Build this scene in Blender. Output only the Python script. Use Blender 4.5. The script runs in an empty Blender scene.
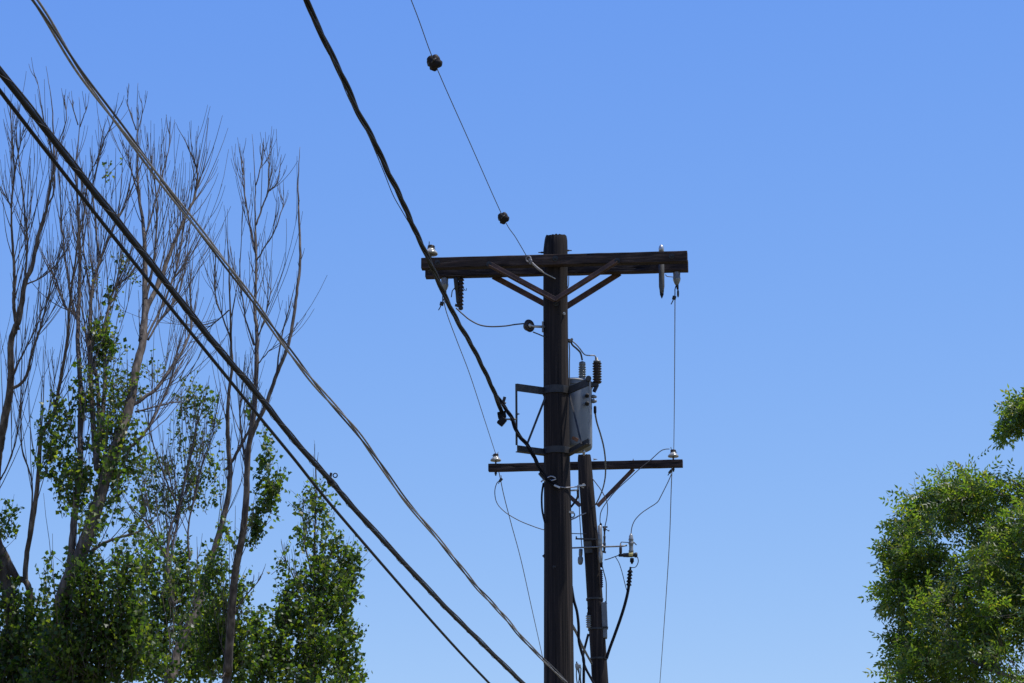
import bpy, math, random
from mathutils import Vector as V, Matrix, noise
R = math.radians
random.seed(7)
sc = bpy.context.scene
col = sc.collection

# ------------------------------------------------------------------ camera
F = 3400.0                       # focal length in pixels of the 1024 px frame
PITCH = R(15.5)
CAM = V((0, 0, 1.6))
CP, SP = math.cos(PITCH), math.sin(PITCH)
cd = bpy.data.cameras.new('camera'); cam = bpy.data.objects.new('camera', cd); col.objects.link(cam)
cd.sensor_fit = 'HORIZONTAL'; cd.sensor_width = 36; cd.lens = F * 36 / 1024
cd.clip_start = 0.1; cd.clip_end = 6000
cam.location = CAM; cam.rotation_euler = (math.pi / 2 + PITCH, 0, 0)
sc.camera = cam

def ray(px, py):
    u = (px - 512) / F; v = (341.5 - py) / F
    return V((u, CP - v * SP, SP + v * CP))
def at(px, py, Y):
    d = ray(px, py)
    return CAM + d * (Y / d.y)
def mpp(Y): return Y / CP / F      # metres per pixel at distance Y

# ------------------------------------------------------------------ materials
def new_mat(name):
    m = bpy.data.materials.new(name); m.use_nodes = True
    nt = m.node_tree; b = nt.nodes['Principled BSDF']
    return m, nt, b
def ramp(nt, stops):
    r = nt.nodes.new('ShaderNodeValToRGB')
    while len(r.color_ramp.elements) < len(stops): r.color_ramp.elements.new(0.5)
    for e, (p, c) in zip(r.color_ramp.elements, stops):
        e.position = p; e.color = (*c, 1)
    return r
def noise_mat(name, stops, scale=(8, 8, 8), detail=6, rough=0.8, metal=0.0, bump=0.0, nscale=1.0, dist=0.0, spec=0.5):
    m, nt, b = new_mat(name)
    tc = nt.nodes.new('ShaderNodeTexCoord'); mp = nt.nodes.new('ShaderNodeMapping')
    mp.inputs['Scale'].default_value = scale
    n = nt.nodes.new('ShaderNodeTexNoise'); n.inputs['Scale'].default_value = nscale
    n.inputs['Detail'].default_value = detail; n.inputs['Distortion'].default_value = dist
    r = ramp(nt, stops)
    L = nt.links.new
    L(tc.outputs['Object'], mp.inputs[0]); L(mp.outputs[0], n.inputs[0])
    L(n.outputs['Fac'], r.inputs[0]); L(r.outputs[0], b.inputs['Base Color'])
    b.inputs['Roughness'].default_value = rough; b.inputs['Metallic'].default_value = metal
    b.inputs['Specular IOR Level'].default_value = spec
    if bump:
        bp = nt.nodes.new('ShaderNodeBump'); bp.inputs['Strength'].default_value = bump
        bp.inputs['Distance'].default_value = 0.01
        L(n.outputs['Fac'], bp.inputs['Height']); L(bp.outputs[0], b.inputs['Normal'])
    return m
def wood_mat(name, stops, along, bump=0.6):
    """grain and drying checks running along one axis"""
    m, nt, b = new_mat(name); L = nt.links.new
    tc = nt.nodes.new('ShaderNodeTexCoord')
    def nz(s_across, s_along, detail):
        mp = nt.nodes.new('ShaderNodeMapping')
        sca = [s_across] * 3; sca[along] = s_along; mp.inputs['Scale'].default_value = sca
        n = nt.nodes.new('ShaderNodeTexNoise'); n.inputs['Scale'].default_value = 1; n.inputs['Detail'].default_value = detail
        L(tc.outputs['Object'], mp.inputs[0]); L(mp.outputs[0], n.inputs[0]); return n
    a = nz(55, 1.3, 5); c = nz(26, 0.6, 2); d = nz(2.5, 1.2, 3)
    r = ramp(nt, stops); L(a.outputs['Fac'], r.inputs[0])
    crack = ramp(nt, [(0.33, (0.25, 0.25, 0.25)), (0.40, (1, 1, 1))]); L(c.outputs['Fac'], crack.inputs[0])
    blot = ramp(nt, [(0.35, (0.6, 0.6, 0.62)), (0.65, (1.1, 1.05, 1.0))]); L(d.outputs['Fac'], blot.inputs[0])
    m1 = nt.nodes.new('ShaderNodeMixRGB'); m1.blend_type = 'MULTIPLY'; m1.inputs[0].default_value = 1
    m2 = nt.nodes.new('ShaderNodeMixRGB'); m2.blend_type = 'MULTIPLY'; m2.inputs[0].default_value = 1
    L(r.outputs[0], m1.inputs[1]); L(crack.outputs[0], m1.inputs[2])
    L(m1.outputs[0], m2.inputs[1]); L(blot.outputs[0], m2.inputs[2]); L(m2.outputs[0], b.inputs['Base Color'])
    b.inputs['Roughness'].default_value = 0.85; b.inputs['Specular IOR Level'].default_value = 0.25
    bp = nt.nodes.new('ShaderNodeBump'); bp.inputs['Strength'].default_value = bump; bp.inputs['Distance'].default_value = 0.012
    mx = nt.nodes.new('ShaderNodeMath'); mx.operation = 'ADD'
    L(a.outputs['Fac'], mx.inputs[0]); L(crack.outputs[0], mx.inputs[1])
    L(mx.outputs[0], bp.inputs['Height']); L(bp.outputs[0], b.inputs['Normal'])
    return m
def leaf_mat(name, stops, tstops, trans=0.42, rough=0.42):
    m, nt, b = new_mat(name); L = nt.links.new
    g = nt.nodes.new('ShaderNodeNewGeometry')
    r = ramp(nt, stops); r2 = ramp(nt, tstops)
    L(g.outputs['Random Per Island'], r.inputs[0]); L(g.outputs['Random Per Island'], r2.inputs[0])
    L(r.outputs[0], b.inputs['Base Color']); b.inputs['Roughness'].default_value = rough
    b.inputs['Specular IOR Level'].default_value = 0.45
    t = nt.nodes.new('ShaderNodeBsdfTranslucent'); L(r2.outputs[0], t.inputs[0])
    mx = nt.nodes.new('ShaderNodeMixShader'); mx.inputs[0].default_value = trans
    out = nt.nodes['Material Output']
    L(b.outputs[0], mx.inputs[1]); L(t.outputs[0], mx.inputs[2]); L(mx.outputs[0], out.inputs[0])
    return m

M = {}
M['pole'] = wood_mat('creosoted_pole_wood', [(0.3, (0.010, 0.008, 0.008)), (0.55, (0.023, 0.017, 0.015)), (0.75, (0.060, 0.044, 0.036))], 2)
M['arm'] = wood_mat('weathered_arm_wood', [(0.3, (0.020, 0.014, 0.012)), (0.55, (0.048, 0.032, 0.026)), (0.75, (0.11, 0.072, 0.056))], 0)
M['brace'] = noise_mat('rusty_brace_steel', [(0.35, (0.042, 0.022, 0.016)), (0.65, (0.115, 0.058, 0.040))], (9, 9, 9), rough=0.75, bump=0.2)
M['steel'] = noise_mat('dull_galvanised_steel', [(0.3, (0.13, 0.13, 0.125)), (0.7, (0.26, 0.26, 0.25))], (14, 14, 14), rough=0.5, metal=0.5)
M['bright'] = noise_mat('bright_aluminium', [(0.3, (0.30, 0.29, 0.28)), (0.7, (0.48, 0.47, 0.45))], (20, 20, 20), rough=0.4, metal=0.7)
M['dark_steel'] = noise_mat('dark_weathered_steel', [(0.3, (0.014, 0.014, 0.015)), (0.7, (0.038, 0.036, 0.034))], (16, 16, 16), rough=0.6, metal=0.2)
M['rubber'] = noise_mat('black_cable_jacket', [(0.3, (0.006, 0.006, 0.008)), (0.7, (0.013, 0.013, 0.016))], (12, 12, 12), rough=0.55, spec=0.1)
M['greyjacket'] = noise_mat('sun_bleached_grey_jacket', [(0.3, (0.022, 0.020, 0.021)), (0.7, (0.05, 0.046, 0.046))], (12, 12, 12), rough=0.6)
M['strand'] = noise_mat('weathered_aluminium_strand', [(0.3, (0.17, 0.165, 0.17)), (0.7, (0.33, 0.315, 0.32))], (25, 25, 25), rough=0.6, metal=0.3)
M['wire'] = noise_mat('oxidised_copper_wire', [(0.3, (0.04, 0.038, 0.036)), (0.7, (0.10, 0.09, 0.085))], (18, 18, 18), rough=0.6, metal=0.3)
M['porc_grey'] = noise_mat('pale_grey_porcelain', [(0.3, (0.13, 0.135, 0.13)), (0.7, (0.25, 0.255, 0.24))], (18, 18, 18), rough=0.22)
M['porc_white'] = noise_mat('dirty_white_porcelain', [(0.3, (0.22, 0.215, 0.18)), (0.7, (0.42, 0.41, 0.36))], (22, 22, 22), rough=0.2)
M['porc_black'] = noise_mat('weathered_black_porcelain', [(0.3, (0.008, 0.007, 0.007)), (0.7, (0.022, 0.015, 0.014))], (22, 22, 22), rough=0.6, spec=0.2)
M['porc_brown'] = noise_mat('brown_glazed_porcelain', [(0.3, (0.018, 0.012, 0.011)), (0.7, (0.042, 0.026, 0.023))], (22, 22, 22), rough=0.4, spec=0.35)
M['tank'] = noise_mat('weathered_grey_tank_paint', [(0.28, (0.065, 0.074, 0.088)), (0.5, (0.125, 0.14, 0.16)), (0.72, (0.185, 0.20, 0.215))], (7, 7, 1.8), rough=0.5, bump=0.05)
M['rust'] = noise_mat('rust_stain', [(0.3, (0.10, 0.045, 0.025)), (0.7, (0.22, 0.10, 0.05))], (22, 22, 22), rough=0.9)
M['grey_box'] = noise_mat('grey_enclosure_paint', [(0.3, (0.10, 0.11, 0.115)), (0.7, (0.17, 0.18, 0.18))], (9, 9, 9), rough=0.55)
M['grey_arr'] = noise_mat('dull_dark_grey_polymer', [(0.3, (0.045, 0.047, 0.05)), (0.7, (0.08, 0.08, 0.082))], (9, 9, 9), rough=0.7)
M['bark'] = noise_mat('grey_brown_bark', [(0.3, (0.034, 0.025, 0.020)), (0.5, (0.085, 0.066, 0.053)), (0.7, (0.19, 0.155, 0.125))], (22, 22, 5), detail=7, rough=0.9, bump=0.9)
M['twig'] = noise_mat('grey_twig_bark', [(0.3, (0.050, 0.040, 0.033)), (0.7, (0.13, 0.105, 0.088))], (10, 10, 4), rough=0.85)
M['leaf'] = leaf_mat('poplar_leaf', [(0.0, (0.020, 0.044, 0.010)), (0.6, (0.050, 0.092, 0.015)), (1.0, (0.095, 0.135, 0.018))],
                     [(0.0, (0.055, 0.13, 0.010)), (0.65, (0.18, 0.31, 0.018)), (1.0, (0.42, 0.50, 0.03))], trans=0.5)
M['leaf_y'] = leaf_mat('young_and_lit_leaf', [(0.0, (0.05, 0.09, 0.02)), (0.6, (0.09, 0.13, 0.03)), (1.0, (0.15, 0.15, 0.03))],
                     [(0.0, (0.12, 0.22, 0.02)), (0.7, (0.24, 0.34, 0.03)), (1.0, (0.40, 0.40, 0.05))])  # young poplar leaves; also colours the painted sunlit clumps of the ash
M['leaf_ash'] = leaf_mat('ash_leaflet', [(0.0, (0.036, 0.074, 0.018)), (0.65, (0.078, 0.125, 0.022)), (0.95, (0.14, 0.18, 0.026)), (1.0, (0.19, 0.15, 0.03))],
                     [(0.0, (0.12, 0.25, 0.02)), (0.7, (0.30, 0.46, 0.025)), (0.95, (0.50, 0.58, 0.03)), (1.0, (0.55, 0.45, 0.05))], trans=0.5)

# ------------------------------------------------------------------ mesh helpers
class MB:
    def __init__(s): s.v = []; s.f = []
    def tube(s, pts, rad, seg=8, caps=True):
        n = len(pts)
        if not isinstance(rad, (list, tuple)): rad = [rad] * n
        t0 = (pts[1] - pts[0]).normalized()
        a = t0.orthogonal().normalized()
        b0 = len(s.v)
        for i, p in enumerate(pts):
            t = (pts[min(i + 1, n - 1)] - pts[max(i - 1, 0)])
            t = t.normalized() if t.length > 1e-9 else t0
            a = (a - t * a.dot(t)); a = a.normalized() if a.length > 1e-6 else t.orthogonal().normalized()
            c = t.cross(a)
            for k in range(seg):
                q = 2 * math.pi * k / seg
                s.v.append(p + (a * math.cos(q) + c * math.sin(q)) * rad[i])
        for i in range(n - 1):
            for k in range(seg):
                k2 = (k + 1) % seg
                s.f.append((b0 + i * seg + k, b0 + i * seg + k2, b0 + (i + 1) * seg + k2, b0 + (i + 1) * seg + k))
        if caps:
            s.f.append(tuple(b0 + k for k in reversed(range(seg))))
            s.f.append(tuple(b0 + (n - 1) * seg + k for k in range(seg)))
        return s
    def lathe(s, base, axis, prof, seg=16):
        """prof = [(radius, distance along the axis)]"""
        z = V(axis).normalized(); x = z.orthogonal().normalized(); y = z.cross(x)
        b0 = len(s.v); n = len(prof); base = V(base)
        for r, h in prof:
            for k in range(seg):
                q = 2 * math.pi * k / seg
                s.v.append(base + z * h + (x * math.cos(q) + y * math.sin(q)) * max(r, 1e-4))
        for i in range(n - 1):
            for k in range(seg):
                k2 = (k + 1) % seg
                s.f.append((b0 + i * seg + k, b0 + i * seg + k2, b0 + (i + 1) * seg + k2, b0 + (i + 1) * seg + k))
        s.f.append(tuple(b0 + k for k in reversed(range(seg))))
        s.f.append(tuple(b0 + (n - 1) * seg + k for k in range(seg)))
        return s
    def bar(s, p, q, w, h, up=(0, 0, 1), taper=1.0):
        """box from p to q: w across, h along up"""
        p = V(p); q = V(q); t = (q - p).normalized(); u = V(up); u = (u - t * u.dot(t)).normalized(); a = t.cross(u)
        b0 = len(s.v)
        for e, k in ((p, 1.0), (q, taper)):
            for i, j in ((-1, -1), (1, -1), (1, 1), (-1, 1)):
                s.v.append(e + a * (i * w / 2) + u * (j * h / 2 * k))
        for f in ((3, 2, 1, 0), (4, 5, 6, 7), (0, 1, 5, 4), (1, 2, 6, 5), (2, 3, 7, 6), (3, 0, 4, 7)):
            s.f.append(tuple(b0 + i for i in f))
        return s
    def torus(s, c, axis, R_, r, seg=20, sub=8, arc=1.0):
        z = V(axis).normalized(); x = z.orthogonal().normalized(); y = z.cross(x); c = V(c)
        n = int(seg * arc) + (0 if arc >= 1 else 1)
        pts = [c + (x * math.cos(2 * math.pi * k / seg) + y * math.sin(2 * math.pi * k / seg)) * R_ for k in range(n)]
        if arc >= 1: pts += [pts[0]]
        return s.tube(pts, r, sub)
    def build(s, name, m, parent=None, smooth=True, bevel=0.0, auto=None):
        me = bpy.data.meshes.new(name)
        off = V((0, 0, 0)) if parent is None else parent_world(parent)
        me.from_pydata([tuple(p - off) for p in s.v], [], s.f)
        me.materials.append(m); me.update()
        if smooth:
            for p in me.polygons: p.use_smooth = True
            if auto is not None: me.set_sharp_from_angle(angle=R(auto))
        o = bpy.data.objects.new(name, me); col.objects.link(o)
        if parent is not None: o.parent = parent
        if bevel:
            b = o.modifiers.new('bevel', 'BEVEL'); b.width = bevel; b.segments = 2; b.limit_method = 'ANGLE'
        return o
def parent_world(o):
    p = V((0, 0, 0))
    while o is not None: p = p + o.location; o = o.parent
    return p
def tag(o, label, cat, group=None):
    o['label'] = label; o['category'] = cat
    if group: o['group'] = group
    return o
def thing(name, loc, label, cat, group=None):
    o = bpy.data.objects.new(name, None); col.objects.link(o); o.location = loc; o.empty_display_size = 0.1
    return tag(o, label, cat, group)
def dup(root, loc, rot=None, label=None, scale=None):
    """a copy of a thing with copies of its parts and sub-parts"""
    r = root.copy(); col.objects.link(r); r.location = loc
    if rot is not None: r.rotation_euler = rot
    if scale: r.scale = (scale,) * 3
    if label: r['label'] = label
    for ch in root.children:
        c = ch.copy(); col.objects.link(c); c.parent = r
        for g in ch.children:
            d = g.copy(); col.objects.link(d); d.parent = c
    return r
def solo(mb, name, m, label, cat, group=None, origin=None, **k):
    """a thing that is one mesh: origin moved to its first point"""
    o = mb.build(name, m, None, **k)
    org = V(origin) if origin is not None else mb.v[0].copy()
    o.data.transform(Matrix.Translation(-org)); o.location = org
    return tag(o, label, cat, group)
def smooth_path(P, n=8):
    """Catmull-Rom through the points"""
    out = []
    for i in range(len(P) - 1):
        p0 = P[max(i - 1, 0)]; p1 = P[i]; p2 = P[i + 1]; p3 = P[min(i + 2, len(P) - 1)]
        for k in range(n):
            t = k / n
            out.append(0.5 * ((2 * p1) + (p2 - p0) * t + (2 * p0 - 5 * p1 + 4 * p2 - p3) * t * t + (3 * p1 - p0 - 3 * p2 + p3) * t ** 3))
    out.append(P[-1]); return out
def wire_path(pix, Y0, Y1, n=8):
    """points along a span whose ends are at the distances Y0 and Y1"""
    L = [0]
    for a, b in zip(pix, pix[1:]): L.append(L[-1] + math.hypot(b[0] - a[0], b[1] - a[1]))
    P = []
    for (x, y), l in zip(pix, L):
        t = l / L[-1]
        P.append(at(x, y, 1 / ((1 - t) / Y0 + t / Y1)))
    return smooth_path(P, n)
def strands(path, count, rh, pitch, r, seg=8, step=0.06):
    """helical strands twisted round a path; returns one MB each"""
    pts = [path[0]]; acc = 0
    fine = []
    for a, b in zip(path, path[1:]):
        n = max(1, int((b - a).length / step))
        for k in range(n): fine.append(a.lerp(b, k / n))
    fine.append(path[-1])
    res = []
    for c in range(count):
        s = 0; P = []
        ref = V((0, 0, 1))
        for i, p in enumerate(fine):
            t = (fine[min(i + 1, len(fine) - 1)] - fine[max(i - 1, 0)]).normalized()
            a = t.cross(ref).normalized(); b = a.cross(t)
            if i: s += (p - fine[i - 1]).length
            q = 2 * math.pi * (s / pitch + c / count) + 0.5 * math.sin(s * 0.9)
            P.append(p + (a * math.cos(q) + b * math.sin(q)) * rh)
        res.append(MB().tube(P, r, seg))
    return res

# ------------------------------------------------------------------ world and light
SUN_EL, SUN_AZ = R(69), R(95)      # azimuth clockwise from the view direction (+Y)
w = bpy.data.worlds.new('World'); sc.world = w; w.use_nodes = True
nt = w.node_tree; bg = nt.nodes['Background']
sky = nt.nodes.new('ShaderNodeTexSky'); sky.sky_type = 'NISHITA'; sky.sun_disc = False
sky.sun_elevation = SUN_EL; sky.sun_rotation = SUN_AZ
sky.air_density = 1.0; sky.dust_density = 0.0; sky.ozone_density = 3.0; sky.altitude = 1500
STR = 0.12; bg.inputs[1].default_value = STR
# the camera's colour response to the sky: deeper red falloff, blue near its ceiling
se = nt.nodes.new('ShaderNodeSeparateColor'); co = nt.nodes.new('ShaderNodeCombineColor')
nt.links.new(sky.outputs[0], se.inputs[0])
for ch, (gam, gain) in enumerate(((1.53, 2.80), (1.052, 1.41), (0.229, 1.02))):
    p = nt.nodes.new('ShaderNodeMath'); p.operation = 'POWER'; p.inputs[1].default_value = gam
    q = nt.nodes.new('ShaderNodeMath'); q.operation = 'MULTIPLY'; q.inputs[1].default_value = gain * STR ** gam / STR
    c = nt.nodes.new('ShaderNodeMath'); c.operation = 'MINIMUM'; c.inputs[1].default_value = 1.1 / STR
    nt.links.new(se.outputs[ch], p.inputs[0]); nt.links.new(p.outputs[0], q.inputs[0])
    nt.links.new(q.outputs[0], c.inputs[0]); nt.links.new(c.outputs[0], co.inputs[ch])
nt.links.new(co.outputs[0], bg.inputs[0])
sd = bpy.data.lights.new('sun', 'SUN'); sun = bpy.data.objects.new('sun', sd); col.objects.link(sun)
sd.energy = 5.0; sd.angle = R(0.5); sd.color = (1.0, 0.96, 0.90)
S = V((math.cos(SUN_EL) * math.sin(SUN_AZ), math.cos(SUN_EL) * math.cos(SUN_AZ), math.sin(SUN_EL)))
sun.rotation_euler = S.to_track_quat('Z', 'Y').to_euler(); sun.location = (20, 10, 40)
sc.view_settings.view_transform = 'Standard'; sc.view_settings.look = 'None'
sc.view_settings.gamma = 1; sc.view_settings.use_curve_mapping = False; sc.view_settings.exposure = 0.0

# ------------------------------------------------------------------ ground
g = MB(); N = 40; X = 3000
def warp(i): k = i / N * 2 - 1; return X * k * abs(k) ** 1.5
for j in range(N + 1):
    for i in range(N + 1):
        x, y = warp(i), warp(j) + 30
        g.v.append(V((x, y, 0.0)))
for j in range(N):
    for i in range(N): g.f.append((j * (N + 1) + i, j * (N + 1) + i + 1, (j + 1) * (N + 1) + i + 1, (j + 1) * (N + 1) + i))
go = g.build('ground', noise_mat('dry_earth_and_grass', [(0.35, (0.11, 0.09, 0.055)), (0.55, (0.13, 0.12, 0.06)), (0.7, (0.20, 0.165, 0.11))], (0.4, 0.4, 0.4), detail=8, rough=0.95, bump=0.4), None)
go['kind'] = 'structure'

# ------------------------------------------------------------------ near utility pole
YP = 30.0
def shaft_mb(pixpts, Y, radii, ground_r, seg=40, cut=0.012):
    """pole from its sawn top down to the ground; pixpts top to bottom"""
    P = [at(x, y, Y) for x, y in pixpts]
    d = (P[-1] - P[0]); d = d / abs(d.z)
    base = P[-1] + d * P[-1].z
    P = P + [base]; Rr = list(radii) + [ground_r]
    Q, RR = [], []
    for i in range(len(P) - 1):
        n = max(2, int((P[i] - P[i + 1]).length / 0.25))
        for k in range(n):
            t = k / n; Q.append(P[i].lerp(P[i + 1], t)); RR.append(Rr[i] * (1 - t) + Rr[i + 1] * t)
    Q.append(P[-1]); RR.append(Rr[-1])
    mb = MB()
    for i, (p, r) in enumerate(zip(Q, RR)):
        for k in range(seg):
            q = 2 * math.pi * k / seg
            rr = r * (1 + 0.022 * noise.noise(V((math.cos(q) * 2.2, math.sin(q) * 2.2, p.z * 0.7))) + 0.012 * noise.noise(V((math.cos(q) * 7, math.sin(q) * 7, p.z * 0.25))))
            z = cut * noise.noise(V((math.cos(q) * 3, math.sin(q) * 3, 1.7))) if i == 0 else 0
            if i == 0 and k in (29, 31): z -= 0.012
            mb.v.append(p + V((math.cos(q) * rr, math.sin(q) * rr, z)))
    for i in range(len(Q) - 1):
        for k in range(seg):
            k2 = (k + 1) % seg
            mb.f.append((i * seg + k, (i + 1) * seg + k, (i + 1) * seg + k2, i * seg + k2))
    c = len(mb.v); mb.v.append(Q[0] - V((0, 0, 0.008)))
    for k in range(seg): mb.f.append((k, (k + 1) % seg, c))
    return mb, base

mb, base = shaft_mb([(556, 237.0), (556, 241), (555.6, 250), (555.5, 300), (556.4, 420), (558.1, 550), (559, 682)], YP,
                    [0.099, 0.106, 0.112, 0.112, 0.115, 0.127, 0.135], 0.165)
pole = thing('utility_pole', base, 'near tall dark wooden power pole with a double crossarm at its top', 'utility pole', 'wooden power poles')
mb.build('pole_shaft', M['pole'], pole, auto=50)

FL, FR = at(421.5, 264.3, 29.97), at(687.5, 257.2, 29.75)
ad = (FR - FL).normalized(); an = V((-ad.y, ad.x, 0)).normalized()
if an.y < 0: an = -an
GAP = 0.285; AH, AW = 0.102, 0.085
def arm_pt(t, off, dz=0.0): return FL.lerp(FR, t) + an * off + V((0, 0, dz))
def arm_mb(p, q, w_, h_):
    """timber slightly crowned, subdivided so that the edges waver a little"""
    mb = MB(); n = 24; t = (q - p).normalized(); u = V((0, 0, 1)); u = (u - t * u.dot(t)).normalized(); a = t.cross(u)
    for i in range(n + 1):
        c = p.lerp(q, i / n)
        for x, y in ((-1, -1), (1, -1), (1, 1), (-1, 1)):
            j = 0.0025 * noise.noise(V((i * 0.6, x * 3, y * 5 + p.y)))
            mb.v.append(c + a * (x * (w_ / 2 + j)) + u * (y * (h_ / 2 + j)))
    for i in range(n):
        for k in range(4):
            k2 = (k + 1) % 4; mb.f.append((i * 4 + k, i * 4 + k2, i * 4 + 4 + k2, i * 4 + 4 + k))
    mb.f.append((3, 2, 1, 0)); mb.f.append(tuple(n * 4 + k for k in range(4)))
    return mb
arm_mb(arm_pt(0, 0), arm_pt(1, 0), AW, AH).build('crossarm', M['arm'], pole, smooth=False, bevel=0.006)
arm_mb(arm_pt(0.002, GAP), arm_pt(0.998, GAP), AW, AH).build('crossarm', M['arm'], pole, smooth=False, bevel=0.006)
# flat braces, front pair and rear pair
def arm_t(px): return (px - 421.5) / 266.0
for off, sgn, zt in ((0.0, -1, 0.0), (GAP, 1, 0.0)):
    face = off + sgn * (AW / 2 + 0.012)
    for px0, px1 in ((490, 556), (618, 556)):
        p = arm_pt(arm_t(px0), face, -0.032)
        q = arm_pt(arm_t(px1 + (2 if px0 > 556 else -2)), face if sgn > 0 else face + 0.01, -0.375)
        q = q + (q - p).normalized() * 0.02
        m_ = MB()
        m_.bar(p, q, 0.010, 0.054, up=(0, 0, 1))
        m_.bar(p + an * sgn * 0.020 + V((0, 0, -0.018)), q + an * sgn * 0.020 + V((0, 0, -0.018)), 0.032, 0.009, up=(0, 0, 1))
        m_.build('brace', M['brace'], pole, smooth=False, bevel=0.002)
# through bolts and washers
def bolt_mb(p, ax, r=0.014, L=0.03):
    ax = V(ax).normalized()
    return MB().lathe(p, ax, [(r * 1.9, 0), (r * 1.9, 0.005), (r, 0.005), (r, L * 0.6), (r * 0.55, L * 0.6), (r * 0.55, L)], 8)
for px, dz, off in ((556, 0.01, -AW / 2), (618, -0.033, -AW / 2 - 0.014), (490, -0.033, -AW / 2 - 0.014), (672, 0.0, -AW / 2), (438, 0.0, -AW / 2)):
    bolt_mb(arm_pt(arm_t(px), off, dz), -an).build('bolt', M['dark_steel'], pole, smooth=False)
for px, y in ((541.5, 252.5), (568.5, 250.5)):
    c = at(px, y, YP + 0.0); bolt_mb(c + V((0.03 if px < 556 else -0.03, 0, 0)), (-1 if px < 556 else 1, 0, 0), 0.009, 0.06).build('bolt', M['dark_steel'], pole, smooth=False)
bolt_mb(at(556, 303.5, 29.87), (0, -1, 0)).build('bolt', M['dark_steel'], pole, smooth=False)
bolt_mb(at(564, 313.5, 29.91), (0.5, -1, 0), 0.007, 0.02).build('bolt', M['bright'], pole, smooth=False)
for x, y in ((544.5, 556), (554.8, 567)):
    bolt_mb(at(x, y, 29.885 if x > 550 else 29.99), (0, -1, 0) if x > 550 else (-1, -0.3, 0), 0.011, 0.02).build('bolt', M['dark_steel'], pole, smooth=False)

# ------------------------------------------------------------------ insulators of the near pole
pin = thing('pin_insulator', (0, 0, 0), 'glossy pale pin insulator standing on the left end of the upper double crossarm', 'insulator', 'pin insulators on the crossarms')
MB().lathe((0, 0, -0.02), (0, 0, 1), [(0.010, 0), (0.010, 0.10), (0.018, 0.10), (0.018, 0.105)], 10).build('pin', M['steel'], pin)
MB().lathe((0, 0, 0.035), (0, 0, 1), [(0.030, 0.0), (0.062, 0.0), (0.066, 0.006), (0.062, 0.018), (0.048, 0.034), (0.040, 0.040), (0.036, 0.045), (0.036, 0.052)], 24).build('porcelain_skirt', M['porc_white'], pin)
MB().lathe((0, 0, -0.115), (0, 0, -1), [(0.016, -0.01), (0.016, 0.012), (0.010, 0.014), (0.010, 0.03)], 8).build('pin_nut', M['dark_steel'], pin)
MB().lathe((0, 0, 0.087), (0, 0, 1), [(0.034, 0.0), (0.027, 0.006), (0.027, 0.016), (0.034, 0.021), (0.033, 0.03), (0.022, 0.037), (0.004, 0.039)], 20).build('insulator_crown', M['porc_brown'], pin)
t_ = MB(); t_.torus((0, 0, 0.097), (0, 0, 1), 0.031, 0.004, 18, 6); t_.tube([V((0.03, 0, 0.098)), V((0.045, 0.0, 0.10)), V((0.05, 0.01, 0.094))], 0.004, 6)
t_.tube([V((-0.02, 0.01, 0.12)), V((-0.026, 0.0, 0.135)), V((-0.034, -0.01, 0.150))], 0.004, 6)
t_.build('tie_wire', M['wire'], pin)
pin.location = at(430.5, 258.2, 29.965); pin.location.z += 0.002
pin.rotation_euler = (0, R(4), R(40))

# strain insulators hanging at both ends, with their wire clamps
hang = thing('strain_insulator', (0, 0, 0), 'grey strain insulator hanging under the left end of the upper crossarm', 'insulator', 'strain insulators under the crossarm')
MB().lathe((0, 0, 0), (0, 0, -1), [(0.008, -0.03), (0.010, 0.0), (0.030, 0.0), (0.034, 0.01), (0.033, 0.055), (0.036, 0.06), (0.035, 0.08), (0.026, 0.105), (0.016, 0.125), (0.010, 0.13)], 18).build('bell', M['porc_grey'], hang)
c_ = MB(); c_.tube([V((0.006, 0, -0.125)), V((0.012, 0, -0.155)), V((0.010, 0, -0.18)), V((0.002, 0, -0.165)), V((0.0, 0, -0.14))], 0.006, 6)
c_.lathe((0.004, 0, -0.12), (0, 0, -1), [(0.012, 0), (0.014, 0.02), (0.008, 0.035)], 8)
c_.lathe((0.010, 0, -0.175), (0, 0, -1), [(0.006, 0), (0.010, 0.015), (0.010, 0.05), (0.004, 0.07)], 8)
c_.build('clevis', M['dark_steel'], hang)
d_ = MB(); d_.tube([V((-0.008, 0, -0.135)), V((-0.018, 0, -0.17)), V((-0.018, 0, -0.215)), V((-0.022, 0, -0.245))], 0.005, 6)
d_.bar(V((-0.022, 0, -0.235)), V((-0.030, 0, -0.265)), 0.03, 0.034, up=(1, 0, 0)); d_.tube([V((-0.028, 0, -0.255)), V((-0.044, 0, -0.29)), V((-0.056, 0, -0.312))], 0.005, 6)
d_.build('tap_clamp', M['dark_steel'], hang)
hang.location = arm_pt(arm_t(441.5), GAP, -AH / 2)
dup(hang, arm_pt(arm_t(675.3), GAP, -AH / 2), label='grey strain insulator hanging under the right end of the upper crossarm')

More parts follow.
